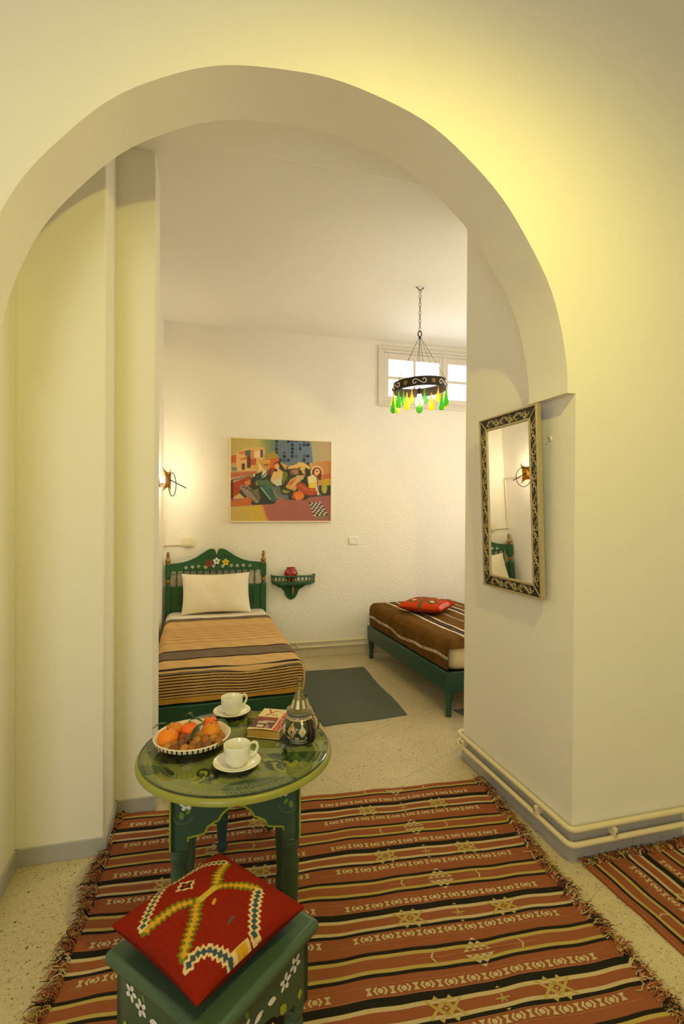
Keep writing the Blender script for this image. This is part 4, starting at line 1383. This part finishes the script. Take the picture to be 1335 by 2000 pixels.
# ------------------------------------------------------------------ wall fittings
m = MB(); m.box((0, -.012, 0), (.098, 0, .072), ROUGHW); o = m.build('blank_socket_plate', loc=(1.362, 4.745, 1.058), bevel=.006); tag(o, 'cream blanked-off socket plate on the back wall right of the painting', 'socket')
m = MB(); m.box((0, -.030, 0), (.092, 0, .082), PLAST); o = m.build('junction_box', loc=(-.160, 4.745, 1.058), bevel=.006)
tag(o, 'cream switch box on the back wall above the headboard', 'switch')
m = MB(); m.box((.020, -.036, .014), (.072, -.030, .068), PLAST); m.build('rocker', o, bevel=.003)
m = MB(); m.box((-.310, 4.731, 1.068), (-.161, 4.745, 1.082), PLAST); m.box((-.322, 4.715, 1.082), (-.308, 4.731, 1.60), PLAST)
m.box((-.322, 4.715, 1.068), (-.308, 4.745, 1.082), PLAST)
m.box((-.322, 4.30, 1.586), (-.308, 4.715, 1.600), PLAST)
tag(m.build('cable_trunking', bevel=.002), 'thin cream cable trunking from the wall lamp down to the switch box', 'cable cover')
m = MB(); m.lathe([(.009, 0), (.008, .003), (.004, .004)], (0, 0, 0), WALL, 12, R=Matrix.Rotation(-PI / 2, 3, 'Y')); m.tube([(-.002, 0, 0), (-.012, 0, .002), (-.014, 0, .006)], .0018, SCREW, 6)
o = m.build('wall_hook', loc=(1.4255, 1.872, 1.702)); tag(o, 'tiny bare hook in the pier to the right of the mirror', 'hook')

# ------------------------------------------------------------------ mirror on the pier
def mirror():
    L, H_ = .462, .832
    lean = math.radians(2.3)
    root = thing('wall_mirror', 'tall mirror in a carved silver and black frame on the right pier', 'mirror', (1.408, 1.868, 1.018))
    # local: a along +y (0..L), z up, outward = -x ; top leans out
    Rr = Matrix.Rotation(-lean, 3, 'Y')
    def P(a, z, t): return tuple(Rr @ Vector((-t, a, z)))
    SILV = mat('aged_silver_leaf', (186, 172, 132), .38, metal=.45, var=.25, vscale=60, bump=.2, bscale=120)
    BLK = mat('mirror_black_ground', (34, 30, 24), .55, var=.2, vscale=40)
    w = .062
    m = MB()
    def bar(pl, t0, t1, mt):
        n = len(pl)
        vs = [P(a, z, t0) for a, z in pl] + [P(a, z, t1) for a, z in pl]
        m.add(vs, [tuple(range(n))[::-1], tuple(range(n, 2 * n))] + [(i, (i + 1) % n, (i + 1) % n + n, i + n) for i in range(n)], mt)
    g = .003
    sides = [[(g, g), (L - g, g), (L - w, w), (w, w)], [(L - g, g), (L - g, H_ - g), (L - w, H_ - w), (L - w, w)], [(L - g, H_ - g), (g, H_ - g), (w, H_ - w), (L - w, H_ - w)], [(g, H_ - g), (g, g), (w, w), (w, H_ - w)]]
    for s_ in sides: bar(s_, .001, .018, BLK)
    # silver lips
    for i0, i1, t in ((0, .0085, .026), (w - .010, w + .001, .022)):
        a = [(i0, i0), (L - i0, i0), (L - i0, H_ - i0), (i0, H_ - i0)]; b_ = [(i1, i1), (L - i1, i1), (L - i1, H_ - i1), (i1, H_ - i1)]
        for k in range(4):
            k2 = (k + 1) % 4
            bar([a[k], a[k2], b_[k2], b_[k]], .001, t, SILV)
    fr = m.build('frame', root, smooth=True, angle=30, bevel=.002)
    # carved scrolls
    m = MB(); rg = random.Random(4)
    def scroll(a, z, da, dz, r, hand):
        pts = []
        for i in range(15):
            t = i / 14; th = hand * t * 4.6; rr = r * (1 - .78 * t)
            ox = rr * math.cos(th); oy = rr * math.sin(th)
            pts.append(P(a + ox * dz + oy * da, z + ox * -da + oy * dz if False else z + oy * dz - ox * da, .0195))
        m.tube(pts, [.0038 - .0014 * i / 14 for i in range(15)], SILV, 5)
    mid = w / 2
    def run(a0, z0, a1, z1, n):
        da, dz = a1 - a0, z1 - z0; Lr = math.hypot(da, dz); da /= Lr; dz /= Lr
        for i in range(n):
            t = (i + .5) / n; x, z = a0 + (a1 - a0) * t, z0 + (z1 - z0) * t
            hand = 1 if i % 2 else -1
            scroll(x + rg.uniform(-.003, .003), z + rg.uniform(-.003, .003), da, dz, .0165 * rg.uniform(.85, 1.15), hand)
            pts = []
            for k in range(9):
                q = (k / 8 - .5) * Lr / n * 1.25
                s_ = hand * .015 * math.sin(k / 8 * PI * 1.6 - .4)
                pts.append(P(x + da * q - dz * s_, z + dz * q + da * s_, .0190))
            m.tube(pts, .0030, SILV, 5)
            for sg in (-1, 1):
                pts = [P(x + da * (q) + dz * sg * (.015 - 8 * q * q * 4), z + dz * q - da * sg * (.015 - 8 * q * q * 4), .019) for q in (-.014, -.007, 0, .007, .014)]
                m.tube(pts, .0016, SILV, 4)
    run(w, mid, L - w, mid, 6); run(w, H_ - mid, L - w, H_ - mid, 6)
    run(mid, w, mid, H_ - w, 13); run(L - mid, w, L - mid, H_ - w, 13)
    for a, z, a2, z2 in ((.006, .006, w, w), (L - .006, .006, L - w, w), (L - .006, H_ - .006, L - w, H_ - w), (.006, H_ - .006, w, H_ - w)):
        m.tube([P(a, z, .0195), P(a2, z2, .0195)], .003, SILV, 5)
    m.build('carving', fr, fixn=False)
    m = MB()
    m.poly([P(w - .004, w - .004, .0165), P(w - .004, H_ - w + .004, .0165), P(L - w + .004, H_ - w + .004, .0165), P(L - w + .004, w - .004, .0165)], MIRROR)
    m.build('mirror_glass', root, smooth=False)
mirror()

# ------------------------------------------------------------------ chandelier
def chandelier():
    c = (1.542, 3.507)
    root = thing('hanging_lamp', 'iron ring chandelier hung with yellow and green glass drops', 'lamp', (c[0], c[1], 2.10))
    Z = lambda z: z - 2.10
    m = MB()
    m.tube([(-.03, 0, Z(3.032)), (-.012, 0, Z(3.018)), (.0, 0, Z(3.012)), (.012, 0, Z(3.018)), (.03, 0, Z(3.032))], .004, CHROME, 6)
    m.tube([(.0 + .010 * math.cos(t), 0, Z(3.002) + .010 * math.sin(t)) for t in [2 * PI * i / 12 for i in range(12)]], .0025, CHROME, 6, True)
    m.build('ceiling_hook', root)
    m = MB(); n = 9
    for i in range(n):
        z = Z(2.985) - i * (.272 / n); L = .040
        pts = [(.007 * math.cos(t), 0, z - L / 2 + .45 * L * math.sin(t)) for t in [2 * PI * k / 12 for k in range(12)]]
        if i % 2: pts = [(0, p[0], p[2]) for p in pts]
        m.tube(pts, .0020, CHROME, 6, True)
    m.build('chain', root)
    m = MB()
    m.tube([(.014 * math.cos(t), 0, Z(2.690) + .022 * math.sin(t)) for t in [2 * PI * k / 16 for k in range(16)]], .0042, IRON, 8, True)
    m.build('top_ring', root)
    ring_r = .193
    def rz(a): return Z(2.300) + .012 * math.cos(a + .41)   # slight hang to one side; a = angle
    m = MB(); N = 72; hh = .033
    vs = []
    for i in range(N):
        a = 2 * PI * i / N
        for rr, dz in ((ring_r, -hh), (ring_r, hh), (ring_r - .003, hh), (ring_r - .003, -hh)):
            vs.append((rr * math.cos(a), rr * math.sin(a), rz(a) + dz))
    fs = []
    for i in range(N):
        j = (i + 1) % N
        for k in range(4):
            k2 = (k + 1) % 4
            fs.append((i * 4 + k, j * 4 + k, j * 4 + k2, i * 4 + k2))
    m.add(vs, fs, IRON)
    # round bosses and pierced-look scrolls around the band
    CUT = mat('bright_scroll_cutout', (246, 236, 220), .4)
    for i in range(6):
        a = -1.985 + i * PI / 3 + PI / 6
        n_ = Vector((math.cos(a), math.sin(a), 0)); t_ = Vector((-math.sin(a), math.cos(a), 0))
        cc = n_ * (ring_r + .001) + Vector((0, 0, rz(a)))
        m.lathe([(.017, 0), (.016, .003), (.010, .004), (.009, .007), (1e-4, .010)], cc, GOLD, 16, R=n_.to_track_quat('Z', 'Y').to_matrix())
    m.build('band', root, angle=30)
    for i in range(6):
        m = MB()
        a0 = -1.985 + i * PI / 3
        pts = []
        ctl = [(-.022, -.006), (-.036, -.015), (-.047, -.006), (-.042, .010), (-.024, .014), (0, 0), (.024, -.014), (.040, -.012), (.047, .003), (.038, .014), (.026, .012), (.024, .004)]
        for k in range(len(ctl) - 1):
            p0, p1, p2, p3 = ctl[max(k - 1, 0)], ctl[k], ctl[k + 1], ctl[min(k + 2, len(ctl) - 1)]
            for q in range(4):
                t = q / 4
                x, z = [.5 * (2 * p1[n_] + (p2[n_] - p0[n_]) * t + (2 * p0[n_] - 5 * p1[n_] + 4 * p2[n_] - p3[n_]) * t * t + (3 * p1[n_] - p0[n_] - 3 * p2[n_] + p3[n_]) * t ** 3) for n_ in (0, 1)]
                a = a0 + x / ring_r
                pts.append((math.cos(a) * (ring_r + .0022), math.sin(a) * (ring_r + .0022), rz(a) + z))
        m.tube(pts, .0032, CUT, 6)
        m.build('scroll', root)
    m = MB()
    for i in range(6):
        a = 2 * PI * i / 6 + .3
        e = Vector((ring_r * math.cos(a), ring_r * math.sin(a), rz(a) + hh)); s0 = Vector((.004 * math.cos(a), .004 * math.sin(a), Z(2.668)))
        n = 26
        for k in range(n):
            p, q = s0 + (e - s0) * (k / n), s0 + (e - s0) * ((k + .9) / n)
            mid = (p + q) / 2
            m.tube([p, mid + Vector((.0012 * (1 if k % 2 else -1), 0, 0)), q], .0016 if k % 2 else .0011, IRON, 4)
    m.tube([(0, 0, Z(2.672)), (0, 0, Z(2.655))], .009, IRON, 8)
    m.build('suspension_chains', root, fixn=False)
    # bulb on its cord
    m = MB(); m.tube([(0, 0, Z(2.66)), (-.004, .002, Z(2.45)), (0, 0, Z(2.285))], .0018, IRON, 6); m.lathe([(.015, Z(2.245)), (.017, Z(2.250)), (.017, Z(2.280)), (.008, Z(2.292))], (0, 0, 0), IRON, 16)
    m.build('socket', root)
    m = MB(); m.lathe([(1e-4, Z(2.155)), (.012, Z(2.157)), (.024, Z(2.168)), (.029, Z(2.186)), (.026, Z(2.206)), (.016, Z(2.228)), (.013, Z(2.245))], (0, 0, 0), BULB, 24)
    o = m.build('bulb', root); o.visible_shadow = True
    YG = coloured_glass('yellow_drop_glass', (255, 226, 90)); GG = coloured_glass('green_drop_glass', (120, 204, 96))
    prof = [(1e-4, -.030), (.010, -.028), (.018, -.020), (.021, -.008), (.019, .006), (.013, .028), (.007, .050), (.004, .070), (.003, .084), (1e-4, .086)]
    # (angle in degrees, colour, tip height)
    drops = [(-172, 'g', 2.105), (175, 'y', 2.150), (-140, 'g', 2.125), (150, 'y', 2.125), (-117, 'y', 2.100), (-90, 'g', 2.072), (-64, 'y', 2.092), (-36, 'g', 2.105), (-8, 'g', 2.150), (12, 'y', 2.150), (42, 'y', 2.215), (78, 'g', 2.215), (108, 'y', 2.215), (130, 'g', 2.200)]
    for a, cl, tip in drops:
        a = math.radians(a - 23.7)
        x, y = (ring_r - .001) * math.cos(a), (ring_r - .001) * math.sin(a)
        m = MB(); m.lathe([(r * 1.05, z * 1.08) for r, z in prof], (x, y, Z(tip) + .032), YG if cl == 'y' else GG, 20)
        d = m.build('glass_drop', root)
        d['label'] = ('yellow' if cl == 'y' else 'green') + ' glass drop'
        m = MB(); zt = Z(tip) + .032 + .092; zb = rz(a) - hh
        if zb > zt: m.tube([(x, y, zt - .004), (x, y, zb + .003)], .0012, IRON, 5); m.build('drop_wire', d)
chandelier()

# ------------------------------------------------------------------ wall sconce
def sconce():
    base = (-.322, 4.26, 1.62)
    root = thing('wall_sconce', 'gilded star wall lamp with iron ring, glowing beside the left bed', 'lamp', base)
    m = MB(); m.lathe([(.040, 0), (.038, .008), (.020, .012), (.012, .040)], (0, 0, -.02), IRON, 20, R=Matrix.Rotation(PI / 2, 3, 'Y')); m.build('wall_plate', root)
    GOLDM = mat('hammered_gilt_sheet', (190, 134, 44), .3, metal=.9, var=.15, vscale=60, bump=.2, bscale=80)
    m = MB()
    # four-pointed sheet, curved, facing the wall
    def sh(u, v):
        a, b_ = (u - .5) * 2, (v - .5) * 2
        # square turned on its corner with hollow sides
        k = 1 - .45 * (1 - abs(a)) * (1 - abs(b_)) * 0
        y = a * .085 * (1 - .38 * (1 - b_ * b_)); z = b_ * .105 * (1 - .42 * (1 - a * a))
        return (.080 - .030 * (a * a + b_ * b_) * .5 + .35 * y, y, z)
    m.grid(sh, 16, 16, GOLDM)
    o = m.build('gilt_sheet', root, fixn=False)
    md = o.modifiers.new('solid', 'SOLIDIFY'); md.thickness = .0015
    m = MB(); m.tube([(.095 + .024 * math.cos(t), .02 + .080 * math.cos(t), -.035 + .092 * math.sin(t)) for t in [2 * PI * k / 36 for k in range(36)]], .0035, IRON, 8, True); m.build('ring', root)
    m = MB(); m.tube([(.08, 0, .0), (.200, .035, -.062)], .0040, IRON, 8); m.tube([(.005, 0, -.02), (.05, 0, -.03), (.085, 0, -.005)], .004, IRON, 8); m.build('rod', root)
    m = MB(); m.sphere((.040, -.014, .0), .027, BULB2, 20, 12); m.build('bulb', root)
sconce()

# ------------------------------------------------------------------ things on the table
def fruit_plate():
    c = (-.027, 1.738, TZ)
    root = thing('serving_plate', 'wide shallow plate with black and white patterned rim, holding the fruit', 'plate', c)
    PW = mat('plate_cream_glaze', (232, 220, 196), .2, coat=.4); PK = mat('plate_black_glaze', (22, 20, 24), .2, coat=.4)
    R0 = .120
    prof = [(.050, .001), (.052, .004), (.070, .008), (.100, .022), (R0 - .002, .029), (R0 + .0, .0305), (R0 + .002, .0410), (R0 - .002, .0435), (R0 - .008, .0405), (.100, .028), (.070, .0135), (.045, .009), (1e-4, .0085)]
    def mf(j, i):
        if j in (4, 5): return PK if (i % 3) == 0 or ((i % 3) == 1 and j == 4 and 0) else PW
        if j == 10 or j == 9: return PK if ((i // 3 + j) % 2) else PW
        return PW
    m = MB(); m.lathe(prof, (0, 0, 0), PW, 144, mfn=mf)
    m.build('dish', root, angle=50)
fruit_plate()
OR = mat('mandarin_peel', (246, 138, 20), .38, bump=.25, bscale=180, var=.08, vscale=20, spec=.4)
OR2 = mat('mandarin_peel_pale', (226, 138, 26), .42, bump=.25, bscale=180, var=.10, vscale=20, spec=.4)
OR3 = mat('mandarin_peel_red', (246, 112, 22), .38, bump=.25, bscale=180, var=.08, vscale=20, spec=.4)
STEM = mat('green_stem', (70, 84, 34), .6); LEAFM = mat('citrus_leaf', (40, 70, 26), .3, var=.15, vscale=60)
mands = [((-.101, 1.703, .673), .0325, OR, 'mandarin at the left front of the patterned plate'), ((-.084, 1.758, .673), .0290, OR2, 'mandarin just behind the leftmost one on the plate'), ((-.036, 1.742, .675), .0290, OR3, 'reddest mandarin, in the middle of the plate under the leaves'), ((.032, 1.716, .673), .0315, OR2, 'pale mandarin at the right of the plate'), ((.030, 1.782, .674), .0255, OR3, 'small mandarin with a stem behind the pale one on the right')]
for (c, r, mt, lb) in mands:
    root = thing('mandarin', lb, 'mandarin', c, 0, 'mandarins on the plate')
    m = MB(); m.sphere((0, 0, 0), r, mt, 28, 18, (1, 1, .88)); m.build('peel', root)
    m = MB(); m.lathe([(.0045, r * .86), (.004, r * .90), (.0015, r * .92)], (0, 0, 0), STEM, 8); m.build('stem_button', root)
def leafobj(a, b_, w, lb, curl=.01):
    a, b_ = Vector(a), Vector(b_); d = b_ - a; n = d.cross(Vector((0, 0, 1))).normalized()
    m = MB()
    m.grid(lambda u, v: tuple(a + d * v + n * (u - .5) * 2 * w * math.sin(PI * min(1, v * .96 + .03)) ** .8 + Vector((0, 0, curl * math.sin(PI * v) + abs(u - .5) * w * .5))), 6, 12, LEAFM)
    m.tube([a - d * .15, a, a + d * .5 + Vector((0, 0, curl)), b_], [.0012, .0010, .0008, .0004], STEM, 5)
    return tag(m.build('citrus_leaf', fixn=False), lb, 'leaf', 'leaves among the mandarins')
leafobj((.008, 1.722, .702), (-.035, 1.640, .680), .0085, 'long green leaf slanting down across the middle of the plate')
leafobj((.006, 1.735, .700), (-.040, 1.745, .702), .007, 'leaf lying over the reddest mandarin')
leafobj((.046, 1.735, .700), (.088, 1.700, .690), .010, 'leaf sticking out over the right rim of the plate')
leafobj((-.055, 1.775, .703), (-.022, 1.745, .712), .008, 'curled leaf standing between the two left mandarins and the red one', .016)
leafobj((-.100, 1.735, .702), (-.150, 1.745, .690), .008, 'leaf sticking out over the left rim of the plate')
DT = [mat('dried_date', (166, 104, 36), .45, var=.25, vscale=90, bump=.5, bscale=160), mat('dried_date_dark', (130, 78, 32), .4, var=.25, vscale=90, bump=.5, bscale=160), mat('dried_date_gold', (186, 130, 48), .45, var=.2, vscale=90, bump=.5, bscale=160)]
DW = ['amber', 'dark brown', 'golden']
dpos = [(-.077, 1.672, .664), (-.077, 1.647, .660), (-.048, 1.640, .662), (-.027, 1.640, .660), (-.006, 1.645, .660), (-.012, 1.667, .670), (.013, 1.664, .668), (.019, 1.645, .662), (.036, 1.672, .668), (.052, 1.662, .664), (-.057, 1.700, .668), (-.003, 1.702, .670), (-.022, 1.660, .664), (-.056, 1.662, .668), (-.100, 1.668, .662), (.062, 1.690, .664), (-.040, 1.690, .668), (.005, 1.690, .656)]
dproto = None
for i, p in enumerate(dpos):
    if i < 3:
        m = MB(); m.sphere((0, 0, 0), .0152, DT[i], 16, 10, (1.15, .9, .88))
        for v_ in range(len(m.v)):
            x, y, z = m.v[v_]; k = 1 + .05 * math.sin(x * 500 + i) * math.sin(y * 420) + .05 * math.sin(z * 600 + y * 300); m.v[v_] = (x * k, y * k, z * k)
        o = m.build('dried_date')
        if i == 0: dpr = [o]
        else: dpr.append(o)
    else:
        o = dpr[i % 3].copy(); C.objects.link(o)
    o.location = p; o.rotation_euler = (random.uniform(-.5, .5), random.uniform(-.5, .5), random.uniform(0, 6))
    o.scale = (random.uniform(.9, 1.1),) * 3
    order = sorted(range(len(dpos)), key=lambda q: dpos[q][0]).index(i)
    front = 'front' if p[1] < 1.666 else 'back'
    ords = ['first', 'second', 'third', 'fourth', 'fifth', 'sixth', 'seventh', 'eighth', 'ninth', 'tenth', 'eleventh', 'twelfth', 'thirteenth', 'fourteenth', 'fifteenth', 'sixteenth', 'seventeenth', 'eighteenth']
    tag(o, f'{DW[i % 3]} dried date in the {front} of the heap, {ords[order]} from the left', 'date', 'dried dates on the patterned plate')

def cup_and_saucer(c, r, lbc, lbs, hang):
    s_ = MB()
    s_.lathe([(.034, .0), (.036, .002), (.050, .006), (r - .003, .015), (r, .018), (r - .002, .0195), (.050, .0105), (.030, .006), (1e-4, .006)], (0, 0, 0), PORC, 56)
    tag(s_.build('saucer', loc=(c[0], c[1], TZ), angle=60), lbs, 'saucer', 'saucers on the round table')
    root = thing('coffee_cup', lbc, 'cup', (c[0], c[1], TZ + .0068), hang, 'cups on the round table')
    m = MB()
    m.lathe([(.026, .0), (.027, .004), (.032, .009), (.037, .018), (.0395, .034), (.0405, .060), (.0398, .0615), (.0385, .060), (.037, .036), (.034, .018), (.026, .008), (1e-4, .006)], (0, 0, 0), PORC, 48)
    m.build('bowl', root, angle=60)
    m = MB()
    pts = [(.038, 0, .052), (.050, 0, .056), (.061, 0, .052), (.065, 0, .040), (.060, 0, .026), (.048, 0, .017), (.037, 0, .018)]
    P2 = []
    for i in range(len(pts) - 1):
        for k in range(4):
            t = k / 4; P2.append(tuple(pts[i][q] * (1 - t) + pts[i + 1][q] * t for q in range(3)))
    P2.append(pts[-1])
    m.tube(P2, .0042, PORC, 8)
    m.build('handle', root)
cup_and_saucer((.112, 1.972), .069, 'white cup at the back of the table, beside the book', 'white saucer under the cup at the back of the table', math.radians(28))
cup_and_saucer((.105, 1.572), .071, 'white cup at the front edge of the table', 'white saucer under the cup at the front edge of the table', math.radians(12))

def book():
    root = thing('paperback_book', 'thick paperback with red lettering on a cream cover, on the round table', 'book', (.150, 1.765, TZ), math.atan2(-.43, .903))
    PG = mat('yellowed_pages', (196, 156, 70), .9, bump=.3, bscale=300); CV = mat('book_cover_paper', (226, 206, 160), .45)
    w, l, h = .114, .186, .026
    m = MB(); m.box((.002, .002, .0015), (w - .001, l - .002, h - .001), PG); m.build('pages', root)
    m = MB(); m.box((0, 0, 0), (w, l, .0012), CV); m.box((w - .0006, 0, 0), (w + .0008, l, h), CV); m.build('back_cover', root)
    nx, ny = 110, 180
    U, V = np.meshgrid(np.linspace(0, 1, nx), np.linspace(0, 1, ny))   # V from foot (near) to head
    col = np.zeros((ny, nx, 3)); col[:] = (230, 212, 164)
    def b(sel, c_): col[sel] = c_
    b((V < .60) & (V > .09) & (U < .70), (92, 60, 62)); b((V < .60) & (V > .47) & (U < .70), (150, 66, 54))
    b((V < .44) & (V > .36) & (U > .28) & (U < .66), (196, 160, 150)); b((V < .24) & (V > .14) & (U > .20) & (U < .40), (222, 206, 176)); b((V < .30) & (V > .10) & (U > .46) & (U < .60), (178, 130, 130)); b((V < .40) & (V > .30) & (U > .15) & (U < .45), (206, 176, 150)); b((V < .32) & (V > .22) & (U > .50) & (U < .66), (90, 74, 56))
    # slanted pale strip and the red vertical lettering
    b((U > .70) & (U < .74), (240, 214, 170)); b((U >= .74) & (U < .97), (226, 150, 128))
    for i, (v0, v1) in enumerate(((.02, .16), (.19, .32), (.35, .48), (.51, .64), (.67, .80))):
        vm = (v0 + v1) / 2
        red = (178, 50, 34)
        if i in (0, 2):    # O-like
            e = ((U - .855) / .095) ** 2 + ((V - vm) / .065) ** 2; b((e < 1) & (e > .25), red)
        else:
            b(dline(U, V, [(.77, v0), (.94, v0)]) < .018, red); b(dline(U, V, [(.77, v1), (.94, v1)]) < .018, red); b(dline(U, V, [(.94, v0), (.77, v1)]) < .016, red)
    b((U >= .74) & (V > .84), (230, 210, 170))
    red = (176, 52, 36)
    b(dline(U, V, [(.22, .95), (.34, .80), (.30, .70), (.22, .68)]) < .022, red); b(dline(U, V, [(.34, .80), (.50, .90)]) < .018, red)
    b(dline(U, V, [(.28, .74), (.46, .74), (.44, .68), (.56, .72), (.60, .66)]) < .012, (190, 84, 60))
    b(dline(U, V, [(.46, .93), (.66, .91)]) < .008, (170, 160, 120)); b(dline(U, V, [(.55, .87), (.72, .85)]) < .007, (170, 160, 120))
    Zc = h + .0008 + .004 * np.clip(.12 - V, 0, 1) / .12 * np.sin(np.clip(U, 0, 1) * PI) + .0 * U
    dyed('front_cover', np.stack([U * (w + .001), V * l, Zc], -1), col, vc_mat('printed_cover', .4), root)
book()

def jar():
    c = (.318, 1.697, TZ)
    root = thing('ceramic_jar', 'patterned ceramic jar with brass mounts and a pointed lantern lid', 'jar', c)
    NAVY = mat('jar_dark_glaze', (58, 58, 46), .2, coat=.4, var=.3, vscale=80); CR = mat('jar_cream_glaze', (206, 200, 176), .2, coat=.4); OC = mat('jar_ochre_glaze', (226, 170, 52), .2, coat=.4); GRN = mat('jar_olive_glaze', (122, 122, 60), .25, coat=.4)
    BR = mat('tarnished_brass', (134, 124, 84), .35, metal=.7, var=.25, vscale=90, bump=.2, bscale=150); SV = mat('worn_silver_band', (150, 156, 152), .3, metal=.7)
    key = [(.028, 0), (.034, .001), (.036, .005), (.035, .008), (.040, .013), (.046, .019), (.052, .027), (.0575, .038), (.0590, .048), (.0565, .060), (.0505, .070), (.043, .078), (.038, .083), (.037, .090)]
    zs_ = [0, .001, .005, .008, .013, .019] + [.019 + .0025 * q for q in range(1, 29)]
    prof = [(float(np.interp(z, [k_[1] for k_ in key], [k_[0] for k_ in key])), z) for z in zs_]
    N = 96
    def mf(j, i):
        if j <= 1: return CR
        if j == 2: return NAVY
        if j in (3, 4): return CR
        if j == 5: return GRN
        z = (prof[j][1] + prof[j + 1][1]) / 2
        u = ((i + .5) / N * 10) % 1 - .5
        k = int((i + .5) / N * 10)
        if z > .078: return (OC if j % 2 else NAVY) if (i // 2 + j) % 2 else CR
        t = abs(z - .050) / .028
        d = abs(u) * 2.3 + t
        if k % 2 == 0:
            if d < .3: return NAVY
            if d < .55: return CR
            if d < .68: return NAVY
            if d < .98: return OC
        else:
            if d < .25: return OC
            if d < .80: return CR
        if z < .032 and abs(u) > .30: return CR
        return NAVY
    # refine the profile so the glaze pattern has finer cells
    pr = []
    for i in range(len(prof) - 1):
        pr.append(prof[i])
    m = MB(); m.lathe(prof, (0, 0, 0), NAVY, N, mfn=mf); m.build('ceramic_body', root, angle=60)
    m = MB(); m.lathe([(.037, .088), (.042, .091), (.042, .094), (.039, .096), (.0445, .098), (.0445, .103), (.040, .106), (.036, .108)], (0, 0, 0), SV, 48); m.build('silver_band', root)
    m = MB(); m.lathe([(.043, .104), (.043, .107), (.034, .112), (.030, .114), (.0275, .122), (.0215, .140), (.017, .150), (.013, .160), (.009, .170), (.0085, .173), (.010, .175), (.006, .178), (.0045, .184), (.007, .188), (.0045, .192)], (0, 0, 0), BR, 8 * 4, mfn=lambda j, i: CR if (j in (4,) and (i % 4) in (1, 2)) or (j == 3 and (i % 4) in (1, 2)) else BR)
    lid = m.build('lid', root, angle=40)
    m = MB(); m.tube([(.011 * math.cos(t), .0, .199 + .009 * math.sin(t)) for t in [2 * PI * k / 12 for k in range(12)]], .0022, BR, 6, True); m.tube([(-.004, 0, .190), (-.010, 0, .200), (-.004, 0, .210), (.004, 0, .206)], .0018, BR, 6); m.build('finial', lid)
    DK = mat('dark_bronze_spout', (50, 40, 32), .35, metal=.5)
    m = MB(); a = math.radians(-58)
    dirv = Vector((math.cos(a), math.sin(a), 0))
    m.tube([dirv * .054 + Vector((0, 0, .014)), dirv * .058 + Vector((0, 0, .030)), dirv * .060 + Vector((0, 0, .048)), dirv * .054 + Vector((0, 0, .066)), dirv * .046 + Vector((0, 0, .082))], [.012, .014, .012, .0085, .006], DK, 12)
    m.build('bronze_leg', root)
    m = MB(); a = math.radians(8); dirv = Vector((math.cos(a), math.sin(a), 0)); t_ = Vector((0, 0, 1))
    m.tube([dirv * .044 + t_ * .080, dirv * .060 + t_ * .076, dirv * .070 + t_ * .060, dirv * .069 + t_ * .036, dirv * .056 + t_ * .020], .0032, BR, 8); m.build('handle', root)
jar()
